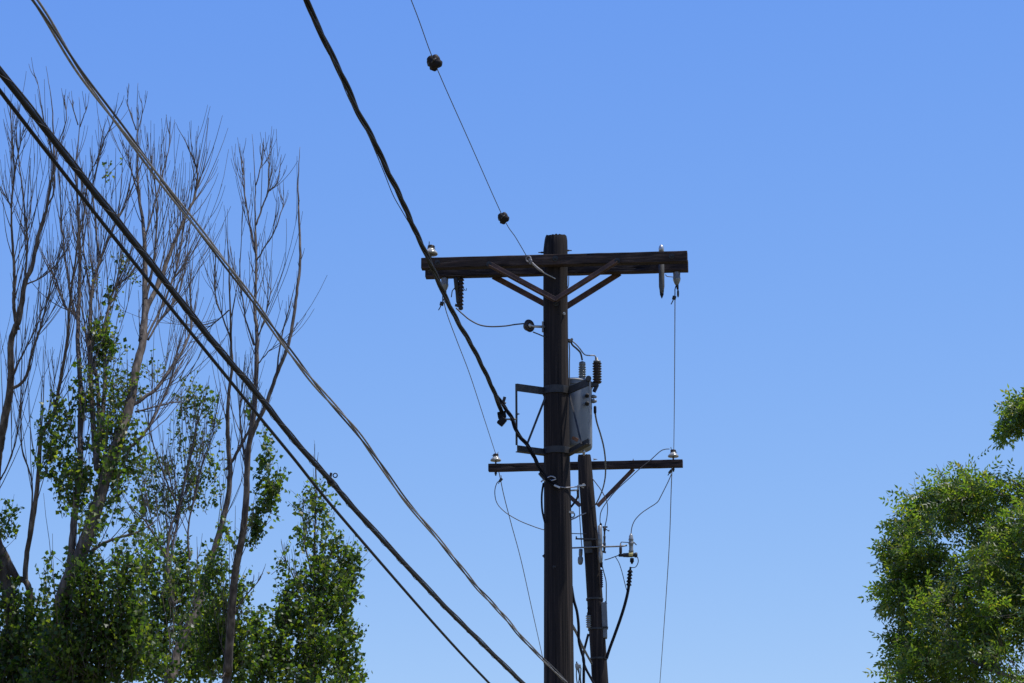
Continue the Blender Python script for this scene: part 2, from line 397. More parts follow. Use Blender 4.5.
# cutout under the arm on the left: two ribbed dark posts side by side
p0 = arm_pt(arm_t(455.5), GAP, -AH / 2)
cut = thing('fuse_cutout', p0, 'dark brown ribbed fuse cutout hanging under the upper crossarm near its left end', 'fuse cutout')
def ribs(L, r0, r1, n):
    pr = [(r0 * 0.8, 0), (r0, 0.004)]
    for i in range(n):
        h = L * (i + 0.5) / n; e = L / n * 0.5
        pr += [(r0, h - e * 0.9), (r1, h + e * 0.1), (r1, h + e * 0.35), (r0, h + e * 0.6)]
    return pr + [(r0, L), (r0 * 0.6, L + 0.004)]
MB().lathe(p0 + V((0.022, 0, -0.005)), V((-0.02, 0, -1)), ribs(0.27, 0.020, 0.032, 8), 16).build('ribbed_body', M['porc_brown'], cut)
MB().lathe(p0 + V((-0.026, -0.01, -0.0)), V((0.10, 0, -1)), [(0.017, 0), (0.022, 0.01), (0.022, 0.12), (0.017, 0.125), (0.019, 0.24), (0.012, 0.26)], 14).build('fuse_tube', M['dark_steel'], cut)
MB().bar(p0 + V((-0.03, 0, -0.265)), p0 + V((0.03, 0, -0.285)), 0.03, 0.02).lathe(p0 + V((0.022, 0, -0.275)), (0, 0, -1), [(0.012, 0), (0.022, 0.008), (0.022, 0.03), (0.008, 0.04)], 10).build('end_fitting', M['dark_steel'], cut)
MB().tube([p0 + V((-0.035, 0, -0.10)), p0 + V((-0.058, 0, -0.13)), p0 + V((-0.066, 0, -0.19))], 0.005, 6).build('lead_wire', M['dark_steel'], cut)
MB().tube([p0 + V((0.04, 0, -0.09)), p0 + V((0.055, 0, -0.12)), p0 + V((0.072, 0, -0.125)), p0 + V((0.074, 0, -0.105))], 0.004, 6).build('hook', M['dark_steel'], cut)
MB().bar(p0 + V((0, 0.0, 0.02)), p0 + V((0, 0, -0.02)), 0.05, 0.04, up=(0, 1, 0)).build('mounting_bracket', M['dark_steel'], cut)

# arrester between the two arms at the right
p0 = at(661.2, 246, 29.905)
arr = thing('lightning_arrester', p0, 'slim grey arrester with a pointed tip dropping between the arms near their right end', 'lightning arrester')
MB().lathe(p0 + V((0, 0, -0.06)), (0, 0, -1), [(0.020, 0), (0.026, 0.004), (0.026, 0.33), (0.021, 0.36), (0.019, 0.385), (0.012, 0.387)], 16).build('arrester_body', M['grey_arr'], arr)
MB().lathe(p0, (0, 0, -1), [(0.010, -0.01), (0.018, 0.0), (0.024, 0.02), (0.024, 0.058), (0.016, 0.062)], 14).build('arrester_cap', M['bright'], arr)
MB().lathe(p0 + V((0, 0, -0.445)), (0, 0, -1), [(0.018, 0), (0.018, 0.02), (0.006, 0.05), (0.002, 0.058)], 12).build('pointed_tip', M['rubber'], arr)
MB().bar(p0 + V((0, 0.03, -0.1)), p0 + V((0, 0.13, -0.1)), 0.04, 0.03).build('mounting_lug', M['steel'], arr, smooth=False)
solo(MB().tube(smooth_path([at(665.5, 274.5, 29.95), at(667, 276.3, 29.95), at(671, 276.8, 29.96), at(673, 277, 29.97)]), 0.004, 6), 'jumper_wire', M['wire'],
     'short wire from the slim pointed arrester to the right strain insulator', 'wire')

# standoff spool insulator on a rod left of the pole
c0 = at(528.0, 326.2, 29.96)
so = thing('standoff_insulator', c0, 'round spool insulator on a horizontal rod left of the near pole below the braces', 'insulator')
axis = V((1, -1.25, 0.0)).normalized()
MB().lathe(c0 - axis * 0.035, axis, [(0.018, 0), (0.030, 0.002), (0.038, 0.012), (0.040, 0.018), (0.030, 0.028), (0.030, 0.034), (0.054, 0.042), (0.060, 0.052), (0.058, 0.060), (0.036, 0.066), (0.030, 0.066), (0.026, 0.060)], 28).build('spool', M['porc_brown'], so)
MB().lathe(c0 + axis * 0.024, axis, [(0.020, 0.0), (0.022, 0.008), (0.016, 0.014), (0.006, 0.016)], 16).build('spool_bolt', M['bright'], so)
e_ = at(546, 326.9, 29.96)
MB().tube([c0 + axis * 0.03, c0.lerp(e_, 0.3), e_], [0.011, 0.012, 0.012], 10).build('rod', M['bright'], so)
MB().bar(at(542.6, 321.7, 29.965), at(542.6, 332, 29.965), 0.025, 0.014, up=(1, 0, 0)).build('mounting_plate', M['steel'], so, smooth=False)

# ------------------------------------------------------------------ transformer bracket and transformer
bk = thing('transformer_bracket', at(556, 420, YP), 'dark steel two-winged bracket clamped round the near pole, left wing empty', 'bracket')
def band_mb(cx, cy, Y, r, h, seg=36, th=0.008):
    c = at(cx, cy, Y)
    return MB().lathe(c - V((0, 0, h / 2)), (0, 0, 1), [(r - 0.004, 0), (r + th, 0), (r + th, h), (r - 0.004, h)], seg)
band_mb(556.3, 391.5, YP, 0.116, 0.07).build('pole_band', M['dark_steel'], bk, auto=40)
band_mb(557, 452, YP, 0.119, 0.06).build('pole_band', M['dark_steel'], bk, auto=40)
YL, YR = 29.82, 29.74
a_, b_ = at(516.6, 387.3, YL), at(545.0, 391.2, YP - 0.03)
MB().bar(a_, b_, 0.012, 0.070).build('upper_bar', M['dark_steel'], bk, smooth=False, bevel=0.002)
a_, b_ = at(517.2, 448.2, YL), at(545.0, 451.8, YP - 0.03)
lb = MB(); lb.bar(a_, b_, 0.012, 0.055); lb.bar(a_ + V((0, 0, -0.029)), b_ + V((0, 0, -0.029)), 0.06, 0.008)
lb.build('lower_bar', M['dark_steel'], bk, smooth=False, bevel=0.002)
MB().bar(at(516.3, 384, YL), at(516.6, 445, YL), 0.022, 0.020, up=(1, 0, 0)).build('upright', M['dark_steel'], bk, smooth=False, bevel=0.002)
bolt_mb(at(517.6, 414, YL), (1, 0, 0), 0.006, 0.02).build('bolt', M['steel'], bk, smooth=False)
MB().bar(at(545.5, 397, YP - 0.05), at(526.8, 445, YL + 0.05), 0.016, 0.018, up=(1, 0, 0)).build('diagonal_strut', M['dark_steel'], bk, smooth=False)
a_, b_ = at(567.5, 391.0, YP - 0.03), at(588.5, 382, YR)
ub = MB(); ub.bar(a_, b_, 0.012, 0.070); ub.lathe(b_ - V((0, 0.02, -0.03)), (0, 1, 0), [(0.026, 0), (0.026, 0.03)], 14)
ub.build('upper_bar', M['dark_steel'], bk, smooth=False, bevel=0.002)
a_, b_ = at(567.5, 452.5, YP - 0.03), at(588.8, 441, YR)
lb = MB(); lb.bar(a_, b_, 0.012, 0.05); lb.bar(a_ + V((0, 0, -0.028)), b_ + V((0, 0, -0.028)), 0.06, 0.008)
lb.build('lower_bar', M['dark_steel'], bk, smooth=False, bevel=0.002)
MB().bar(at(590.2, 378.5, YR), at(589.3, 440, YR), 0.018, 0.014, up=(1, 0, 0)).build('upright', M['steel'], bk, smooth=False, bevel=0.002)
MB().bar(at(569.5, 394, YP - 0.05), at(581.5, 444, YR + 0.05), 0.013, 0.015, up=(1, 0, 0)).build('diagonal_strut', M['dark_steel'], bk, smooth=False)

YT = 30.24
tb = at(573.6, 449.5, YT); tt = at(573.6, 385, YT)
TR = 0.172; TH = (tt - tb).z
tr = thing('transformer', tb, 'grey cylindrical pole transformer half hidden behind the near pole', 'transformer')
MB().lathe(tb, (0, 0, 1), [(0.02, -0.004), (TR * 0.86, -0.004), (TR * 0.96, 0.006), (TR, 0.03), (TR, TH - 0.03), (TR + 0.008, TH - 0.028), (TR + 0.008, TH)], 48).build('tank', M['tank'], tr, auto=45)
MB().lathe(tt + V((0, 0, 0.001)), (0, 0, 1), [(TR + 0.010, 0), (TR + 0.010, 0.012), (TR * 0.8, 0.035), (TR * 0.3, 0.05), (0.01, 0.052)], 48).build('lid', M['tank'], tr)
MB().bar(V((tb.x - 0.13, YP + 0.07, tb.z + 0.5)), V((tb.x - 0.12, YT - TR + 0.07, tb.z + 0.5)), 0.16, 0.10).build('hanger', M['dark_steel'], tr, smooth=False)
MB().bar(V((tb.x - 0.13, YP + 0.07, tb.z + 0.1)), V((tb.x - 0.12, YT - TR + 0.07, tb.z + 0.1)), 0.16, 0.10).build('hanger', M['dark_steel'], tr, smooth=False)
b0 = at(582.2, 382.5, YT - 0.02); bt = at(582.3, 361.2, YT - 0.02)
bu = MB().lathe(b0, bt - b0, [(0.036, -0.01)] + ribs((bt - b0).length - 0.05, 0.026, 0.036, 7)[1:-1] + [(0.026, (bt - b0).length - 0.045), (0.032, (bt - b0).length - 0.04), (0.030, (bt - b0).length - 0.012), (0.008, (bt - b0).length)], 18).build('bushing', M['porc_grey'], tr)
b1 = at(597.2, 383.5, YT - 0.05); b2 = at(597.0, 359.5, YT - 0.05)
ln = (b2 - b1).length
ab = MB().lathe(b1, b2 - b1, ribs(ln - 0.03, 0.030, 0.043, 8), 20).build('bushing', M['porc_brown'], tr)
MB().lathe(b2 - V((0, 0, 0.032)), (0, 0, 1), [(0.034, 0), (0.034, 0.018), (0.012, 0.022), (0.008, 0.05)], 14).build('bushing_cap', M['steel'], ab)
m_ = MB(); m_.bar(b1 + V((0.01, 0, -0.012)), tt + V((TR * 0.85, -0.06, -0.02)), 0.05, 0.03); m_.bar(b1 + V((0.0, 0, -0.015)), b1 + V((-0.03, -0.02, -0.08)), 0.03, 0.03, up=(1, 0, 0))
m_.build('arrester_bracket', M['dark_steel'], tr, smooth=False)
for yy, rr in ((396.5, 0.016), (401, 0.018)):
    p_ = at(592.0, yy, YT - 0.03)
    MB().lathe(p_, (1, -0.3, -0.15), [(rr, 0), (rr * 1.2, 0.012), (rr * 0.9, 0.03), (rr * 0.5, 0.045)], 12).build('secondary_terminal', M['porc_grey'], tr)
for yy in (396, 404):
    MB().lathe(at(586.8, yy, YT - TR * 0.86), (0.3, -1, 0), [(0.02, 0), (0.022, 0.02), (0.010, 0.03), (0.008, 0.05)], 10).build('secondary_terminal', M['dark_steel'], tr)
rs = MB().bar(at(572, 437.5, YT - TR + 0.006), at(578, 440.5, YT - TR + 0.004), 0.012, 0.035).build('ground_lug', M['rust'], tr, smooth=False, bevel=0.004)
MB().lathe(at(583.8, 452.2, YT - 0.08), (0, 0, -1), [(0.014, -0.02), (0.014, 0.012), (0.008, 0.014), (0.008, 0.03)], 8).build('drain_valve', M['bright'], tr)

# ------------------------------------------------------------------ far utility pole
YF = 44.0
mb, base2 = shaft_mb([(584.3, 455.5), (584.5, 461), (588.2, 507), (592.6, 562), (600.2, 682)], YF, [0.085, 0.092, 0.098, 0.102, 0.107], 0.135)
fp = thing('utility_pole', base2, 'farther thinner leaning wooden pole seen just right of the near pole', 'utility pole', 'wooden power poles')
mb.build('pole_shaft', M['pole'], fp, auto=50)
GL, GR = at(488.5, 468.0, 44.32), at(682.8, 463.6, 44.05)
ad2 = (GR - GL).normalized(); an2 = V((-ad2.y, ad2.x, 0)).normalized()
if an2.y < 0: an2 = -an2
def far_t(px): return (px - 488.5) / 194.3
def farm_pt(px, off=0.0, dz=0.0): return GL.lerp(GR, far_t(px)) + an2 * off + V((0, 0, dz))
arm_mb(GL, GR, 0.09, 0.100).build('crossarm', M['arm'], fp, smooth=False, bevel=0.006)
for p, q in ((farm_pt(633.5, 0.056, -0.045), at(597.5, 506, 44.10)), (farm_pt(540.5, 0.056, -0.045), at(580.5, 506, 44.10))):
    MB().bar(p, q, 0.014, 0.055).build('brace', M['brace'], fp, smooth=False, bevel=0.002)
bolt_mb(at(593.5, 459.3, YF), (1, 0, 0), 0.010, 0.05).build('bolt', M['steel'], fp, smooth=False)
bolt_mb(farm_pt(633.5, 0, 0.05), (0, 0, 1), 0.008, 0.03).build('bolt', M['steel'], fp, smooth=False)
for px, lab in ((495.8, 'squat pale pin insulator on the left tip of the lower far crossarm'), (673.4, 'squat pale pin insulator on the right tip of the lower far crossarm')):
    p = farm_pt(px, 0, 0.055)
    dup(pin, p, (0, 0, R(200) if px < 600 else R(20)), lab, 1.12)
def at_far(px, py, d=0.0): return at(px, py, YF + d)
for yb, r in ((599.5, 0.108), (629.6, 0.109), (659, 0.110)):
    cx = 592.9 + (yb - 590) * 0.0645 + 1.2
    c = at_far(cx, yb)
    MB().lathe(c - V((0, 0, 0.012)), (0, 0, 1), [(r - 0.01, 0), (r + 0.006, 0), (r + 0.006, 0.024), (r - 0.01, 0.024)], 30).build('pole_band', M['dark_steel'], fp, auto=40)

# equipment bracket: long bar across the far pole with its cutout at the right end
eb = thing('equipment_bracket', at_far(596, 547, -0.1), 'thin steel bar crossing the farther pole behind its equipment', 'bracket')
MB().tube([at_far(570, 548, -0.13), at_far(597, 547, -0.13), at_far(622, 546.2, -0.13), at_far(627, 545.4, -0.13)], 0.011, 8).build('long_bar', M['steel'], eb)
q = MB(); q.bar(at_far(575.5, 538.8, -0.14), at_far(597, 539.2, -0.14), 0.02, 0.018); q.bar(at_far(576.3, 539, -0.14), at_far(576.3, 536.4, -0.14), 0.018, 0.018, up=(0, 1, 0))
q.build('short_bar', M['dark_steel'], eb, smooth=False)
MB().bar(at_far(587.5, 541, -0.11), at_far(588.8, 553, -0.11), 0.10, 0.014, up=(0, 1, 0)).build('mounting_plate', M['dark_steel'], eb, smooth=False)

p0 = at_far(631, 535, -0.13)
ct = thing('fuse_cutout', p0, 'grey cutout with a yellow ring at the right end of the steel bar', 'fuse cutout')
px = mpp(YF)
MB().lathe(p0, (0, 0, -1), [(0.012, -0.02), (0.018, 0.0), (0.026, 0.01), (0.030, 0.05), (0.034, 0.055), (0.034, 0.07), (0.030, 0.075), (0.030, 0.10), (0.036, 0.105), (0.036, 0.12), (0.028, 0.13), (0.028, 0.20), (0.034, 0.21), (0.030, 0.24)], 18).build('insulator_body', M['porc_grey'], ct)
MB().lathe(at_far(618.5, 555.2, -0.13), V((1, 0, 0.01)), [(0.012, 0), (0.022, 0.004), (0.022, 0.06), (0.028, 0.065), (0.028, 0.10), (0.030, 0.11), (0.030, 0.18), (0.026, 0.185), (0.026, 0.21), (0.034, 0.215), (0.034, 0.245), (0.020, 0.25)], 16).build('lower_arm', M['dark_steel'], ct)
MB().lathe(at_far(628.6, 554.6, -0.13), V((1, 0, 0)), [(0.033, 0), (0.035, 0.004), (0.035, 0.05), (0.033, 0.054)], 16).build('marker_ring', noise_mat('faded_yellow_band', [(0.3, (0.45, 0.36, 0.10)), (0.7, (0.60, 0.52, 0.22))], (20, 20, 20), rough=0.6), ct)
MB().lathe(at_far(620.6, 547, -0.13), (0, 0, -1), [(0.008, -0.05), (0.014, 0.0), (0.020, 0.01), (0.020, 0.075), (0.012, 0.09), (0.010, 0.12)], 12).build('side_fuse', M['porc_brown'], ct)
MB().lathe(at_far(631.9, 558, -0.13), (0, 0, -1), [(0.016, 0), (0.026, 0.005), (0.028, 0.05), (0.018, 0.06), (0.010, 0.08)], 12).build('bottom_terminal', M['rubber'], ct)
for pts_, r_ in (([(621, 548), (621, 542.6), (624, 542.2), (629, 542.6)], 0.006), ([(637.6, 557), (638.2, 562), (635.5, 567), (630.5, 567.5)], 0.006), ([(632, 541.5), (634, 542.5), (636.5, 545)], 0.007)):
    MB().tube(smooth_path([at_far(a, b, -0.13) for a, b in pts_]), r_, 6).build('lead_wire', M['wire'], ct)

# arresters on the far pole
p0 = at_far(599.8, 525.5, -0.12)
a1 = thing('lightning_arrester', p0, 'long pale grey arrester hugging the right side of the farther pole', 'lightning arrester', 'arresters on the far pole')
MB().lathe(p0, (0.02, 0, -1), [(0.020, 0), (0.028, 0.004), (0.030, 0.28), (0.026, 0.29), (0.024, 0.35), (0.031, 0.36), (0.028, 0.44), (0.020, 0.50), (0.014, 0.505)], 16).build('arrester_body', M['porc_grey'], a1)
MB().lathe(p0 + V((0.012, 0, 0.0)), (0, 0, 1), [(0.016, 0), (0.018, 0.012), (0.012, 0.03), (0.006, 0.034)], 12).build('arrester_cap', M['rubber'], a1)
MB().lathe(at_far(601.4, 562, -0.12), (0, 0, -1), [(0.014, 0), (0.019, 0.004), (0.017, 0.06), (0.006, 0.075)], 10).build('bottom_terminal', M['rubber'], a1)
p0 = at_far(604.6, 527, -0.10)
a2 = thing('fuse_cutout', p0, 'dark narrow cutout with a hooked cap just right of the long pale arrester', 'fuse cutout')
MB().lathe(p0, (-0.02, 0, -1), [(0.014, 0), (0.020, 0.01), (0.018, 0.05), (0.012, 0.06), (0.012, 0.12), (0.018, 0.13), (0.015, 0.16), (0.015, 0.21), (0.020, 0.22), (0.020, 0.24), (0.014, 0.32), (0.010, 0.34)], 12).build('fuse_tube', M['dark_steel'], a2)
MB().bar(at_far(602.5, 527, -0.10), at_far(607.5, 527, -0.10), 0.03, 0.016).build('cap_plate', M['dark_steel'], a2, smooth=False)
MB().tube(smooth_path([at_far(605, 528.5, -0.1), at_far(608.6, 531, -0.1), at_far(609, 530, -0.1)]), 0.006, 6).build('hook', M['dark_steel'], a2)
MB().bar(at_far(602, 551.5, -0.10), at_far(606, 552.5, -0.10), 0.03, 0.02).build('lower_clip', M['dark_steel'], a2, smooth=False)
MB().lathe(at_far(602.3, 546.5, -0.16), (0, -1, 0), [(0.016, 0), (0.018, 0.03), (0.006, 0.034)], 10).build('clamp_bolt', M['bright'], a2)
p0 = at_far(580.8, 549, -0.02)
a3 = thing('lightning_arrester', p0, 'bulbous grey arrester on the left side of the farther pole below the bar', 'lightning arrester', 'arresters on the far pole')
MB().lathe(p0, (-0.04, 0, -1), [(0.018, 0), (0.026, 0.005), (0.026, 0.08), (0.022, 0.09), (0.022, 0.10), (0.034, 0.115), (0.037, 0.15), (0.032, 0.19), (0.020, 0.21)], 16).build('arrester_body', M['grey_box'], a3)
p0 = at_far(588.2, 611.5, -0.08)
a4 = thing('lightning_arrester', p0, 'small ribbed grey arrester low on the left edge of the farther pole', 'lightning arrester', 'arresters on the far pole')
MB().lathe(at_far(588.5, 615, -0.06), (0.03, 0, -1), ribs(0.17, 0.026, 0.040, 6), 16).build('arrester_body', M['porc_grey'], a4)
MB().lathe(p0 + V((0, 0, -0.03)), (0, 0, 1), [(0.016, -0.02), (0.018, 0.01), (0.010, 0.02), (0.008, 0.06), (0.014, 0.065), (0.012, 0.09)], 10).build('arrester_cap', M['rubber'], a4)

p0 = at_far(604.4, 638, -0.02)
bx = thing('enclosure', p0, 'narrow grey box strapped low on the right side of the farther pole', 'equipment box')
MB().bar(at_far(604.8, 628, -0.02), at_far(603.8, 603, -0.02), 0.14, 0.075, up=(1, 0, 0)).build('upper_case', M['grey_box'], bx, smooth=False, bevel=0.012)
MB().bar(at_far(605.0, 638.5, -0.02), at_far(604.8, 628.6, -0.02), 0.12, 0.060, up=(1, 0, 0)).build('lower_case', M['grey_box'], bx, smooth=False, bevel=0.010)
MB().bar(at_far(604.8, 628.6, -0.02), at_far(604.79, 627.6, -0.02), 0.15, 0.085, up=(1, 0, 0)).build('joint_band', M['dark_steel'], bx, smooth=False)
m_ = MB(); m_.lathe(at_far(605.5, 603.4, -0.02), (0, 0, 1), [(0.02, -0.01), (0.022, 0.008), (0.010, 0.012), (0.008, 0.03)], 10); m_.build('cable_gland', M['rubber'], bx)

# underground cable termination hanging below the right cutout
cp = wire_path([(630.6, 567), (630, 572), (628.5, 588), (625.5, 602), (621, 617), (615, 634), (609.5, 649), (606.5, 658.5)], YF - 0.13, YF - 0.11)
ca = thing('cable_termination', cp[0], 'black cable with a ribbed boot hanging from the right cutout down to the farther pole', 'cable')
MB().tube(cp, [0.014 if i < 10 else 0.020 for i in range(len(cp))], 10).build('cable', M['rubber'], ca)
d = (cp[16] - cp[6]).normalized()
MB().lathe(cp[6], d, ribs(0.22, 0.022, 0.037, 5), 16).build('ribbed_boot', M['rubber'], ca)

# ------------------------------------------------------------------ conductors and cables
def wire(pix, Y0, Y1, r, name, m, label, cat='wire', group=None, n=8, seg=8):
    return solo(MB().tube(wire_path(pix, Y0, Y1, n), r, seg), name, m, label, cat, group)
# heavy black cables at the left
pc = wire_path([(-170, -137), (0, 72.5), (77, 171), (145, 257), (212, 341.5), (255, 392), (292.5, 439), (331, 482), (357, 512.5), (436, 598), (479, 641), (522, 683), (552, 712)], 12.0, 29.86, 12)
cc = thing('communication_cable', pc[-1], 'thickest black cable slanting down from the left edge to the pole foot', 'cable')
MB().tube(pc, 0.0140, 12).build('cable_sheath', M['rubber'], cc)
sd2 = V((0.009, 0.0, 0.0165))
MB().tube([p + sd2 + V((0, 0, 0.003 * math.sin(i * 0.9))) for i, p in enumerate(pc)], 0.0046, 8).build('support_strand', M['greyjacket'], cc)
for s_ in strands(pc, 1, 0.0185, 0.55, 0.0016, 4, 0.08): s_.build('lashing_wire', M['wire'], cc)
wire([(-160, -120), (0, 91), (62, 171), (128, 255), (198, 341.5), (257.5, 414.5), (292.5, 457), (337.5, 512.5), (436, 626), (489, 683), (548, 743)], 12.2, 29.86, 0.0095, 'communication_cable', M['rubber'],
     'thinner smooth black cable running below and parallel to the thickest one', 'cable', n=14)
# clamp with a ring on the thick cable
k_, best = 0, 1e9
for i, p in enumerate(pc):
    dd = p - CAM; t = dd.y * CP + dd.z * SP; xx = 512 + F * dd.x / t; yy = 341.5 - F * (dd.z * CP - dd.y * SP) / t
    if abs(xx - 331) < best: best = abs(xx - 331); k_ = i
pcl = pc[k_]; td = (pc[k_ + 1] - pc[k_ - 1]).normalized(); YC = pcl.y
cl = thing('cable_clamp', pcl, 'small clamp with a ring riding on the thickest black cable', 'clamp')
MB().lathe(pcl - td * 0.02, td, [(0.019, 0), (0.024, 0.002), (0.024, 0.038), (0.019, 0.04)], 16).build('clamp_sleeve', M['dark_steel'], cl)
MB().torus(at(335.2, 475.4, YC), (0.15, 1, 0.1), 0.0135, 0.0038, 20, 8).build('ring', M['dark_steel'], cl)
MB().bar(at(331.2, 472.8, YC), at(329.6, 481, YC), 0.014, 0.016, up=(1, 0, 0)).build('clamp_jaw', M['dark_steel'], cl, smooth=False, bevel=0.002)
# service drop: aluminium and dark strands twisted together
pt = wire_path([(-60, -125), (33, -2), (80, 72), (130, 139), (175, 199), (215, 250), (252, 299), (290, 352), (320, 390), (352, 426), (378, 461), (402, 496), (428, 527), (452, 556), (476, 586), (502, 614), (524, 640), (545, 661), (566, 682)], 12.2, 29.845, 10)
sd_ = thing('service_drop', pt[-1], 'grey aluminium service drop of loosely twisted strands ending on the pole front', 'cable')
ss = strands(pt, 3, 0.0112, 3.6, 0.0056, 8)
ss[0].build('bare_strand', M['strand'], sd_)
ss[1].build('jacketed_strand', M['greyjacket'], sd_); ss[2].build('jacketed_strand', M['strand'], sd_)
# heavy black twisted secondary cable to the bracket
pb = wire_path([(270, -110), (306, -2), (322, 35), (345, 82), (358, 112), (374, 141), (388, 172), (400, 196), (414, 228), (428, 258), (445, 296), (458, 322), (472, 346), (486, 374), (495, 394), (501.5, 412)], 17.5, 29.76, 10)
sb = thing('secondary_cable', pb[-1], 'twisted black cable sagging from the top edge to the clamp left of the bracket', 'cable')
for i, s_ in enumerate(strands(pb, 3, 0.0112, 1.9, 0.0102, 8)): s_.build('twisted_core', M['rubber'], sb)
lp = wire_path([(315, 16), (331, 54), (340, 77), (350, 101), (366, 130), (383, 170), (393, 195), (402, 211), (413, 230), (425, 254)], 18.4, 25.4, 8)
MB().tube(lp, 0.0034, 6).build('loose_strand', M['rubber'], sb)
wc0 = at(502, 419, 29.77)
wc = thing('wedge_clamp', wc0, 'black two-lobed dead-end clamp at the lower end of the twisted black cable', 'clamp')
q = MB(); q.bar(at(501.2, 411.8, 29.77), at(502.4, 418.2, 29.77), 0.05, 0.076, up=(1, 0, 0)); q.bar(at(504.6, 418.2, 29.765), at(499.2, 424.6, 29.765), 0.05, 0.062, up=(1, 0, 0.6)); q.bar(at(501.8, 414, 29.768), at(502, 422, 29.768), 0.034, 0.05, up=(1, 0, 0)); q.build('clamp_body', M['rubber'], wc, smooth=False, bevel=0.008)
q = MB(); q.tube(smooth_path([at(504, 419, 29.77), at(508.5, 419.3, 29.77), at(513, 418.8, 29.79), at(516.5, 419.5, 29.82)]), 0.008, 6); q.torus(at(511.5, 419.3, 29.78), (0.3, 1, 0), 0.012, 0.005, 14, 6); q.build('bail', M['steel'], wc)
q = MB(); q.bar(at(502.8, 404, 29.77), at(504.8, 397, 29.77), 0.02, 0.026, up=(1, 0, 0)); q.tube([at(500.5, 401.5, 29.77), at(506, 403.2, 29.77)], 0.008, 6); q.tube([at(501.5, 404, 29.77), at(505.5, 398.5, 29.76)], 0.007, 6)
q.build('split_bolt', M['dark_steel'], wc, smooth=False)
# jumper from the dead end round the bracket to the pole
pj = wire_path([(497, 396), (502.5, 404), (508, 412), (512.5, 419.5), (515.5, 429), (519.5, 436), (526.5, 444), (533, 455), (537.5, 464), (543, 474), (549, 481), (557, 486.5)], 29.74, 29.865, 6)
jb = thing('secondary_jumper', pj[-1], 'black twisted jumper passing from the dead-end clamp over the lower bracket to the pole', 'cable')
for s_ in strands(pj, 3, 0.011, 0.45, 0.0085, 6, 0.03): s_.build('twisted_core', M['rubber'], jb)
# connectors where the jumper reaches the pole
cn = thing('wire_connector', at(550, 477.5, 29.85), 'cluster of bright bolted connectors on the pole front where the jumper ends', 'connector')
for pts_ in ([(547, 478), (551, 476.3), (555.5, 477.8)], [(548, 479.5), (552, 480.5), (556, 479)], [(541, 482), (543.5, 480), (545, 481.5)]):
    MB().tube(smooth_path([at(a, b, 29.855) for a, b in pts_]), 0.007, 6).build('lead_wire', M['bright'], cn)
MB().bar(at(539.8, 472.5, 29.86), at(545.5, 479, 29.86), 0.03, 0.04).build('connector_block', M['dark_steel'], cn, smooth=False, bevel=0.004)
MB().bar(at(554, 485.3, 29.85), at(560, 487.8, 29.85), 0.02, 0.018).build('split_bolt', M['bright'], cn, smooth=False, bevel=0.003)
wire([(558, 486.8), (565, 487.6), (571, 487.3), (578, 486.6), (581, 486)], 29.845, 30.0, 0.006, 'neutral_wire', M['strand'], 'thin bright wire running from the connectors across the pole front to its right', 'wire')
q0 = at(582, 485.8, 30.05)
br = thing('wire_holder', q0, 'bright small forked holder just right of the near pole beside the neutral wire', 'bracket')
MB().bar(at(569, 490.6, 30.0), at(577.5, 490.2, 30.05), 0.012, 0.014).build('holder_rod', M['steel'], br, smooth=False)
m_ = MB(); m_.bar(at(577.2, 486.0, 30.05), at(585.5, 485.2, 30.05), 0.02, 0.012); m_.tube([at(577.6, 491.5, 30.05), at(577.6, 486, 30.05)], 0.006, 6); m_.tube([at(582.5, 484.6, 30.05), at(584.6, 483.9, 30.05)], 0.007, 6); m_.tube([at(581.5, 486.4, 30.05), at(583.6, 488, 30.05)], 0.006, 6)
m_.build('fork', M['bright'], br, smooth=False)
wire([(543.5, 483), (541.8, 495), (542.2, 510), (545, 523)], 29.95, 29.92, 0.009, 'jumper_wire', M['rubber'], 'black jumper looping out past the left edge of the near pole below the far crossarm', 'wire')
wire([(577.5, 490), (577.8, 496), (575.5, 501), (571, 507)], 30.05, 30.0, 0.010, 'jumper_wire', M['rubber'], 'short black jumper hanging from the bright forked holder to the near pole', 'wire')
wire([(570.5, 519.8), (575, 518), (580, 515.3), (586, 513)], 30.0, 43.92, 0.008, 'jumper_wire', M['rubber'], 'short black wire leaving a small pole eye to the right, below the far brace', 'wire')
ey = thing('guy_eye', at(571.5, 514, 29.98), 'small bright eye fitting on the right edge of the near pole below the far brace', 'bracket')
MB().torus(at(572.3, 515, 29.98), (0.4, 1, 0), 0.022, 0.006, 16, 6).build('eye', M['steel'], ey)
MB().bar(at(567, 511.8, 29.93), at(573.5, 512.6, 29.96), 0.014, 0.02).build('strap', M['steel'], ey, smooth=False)

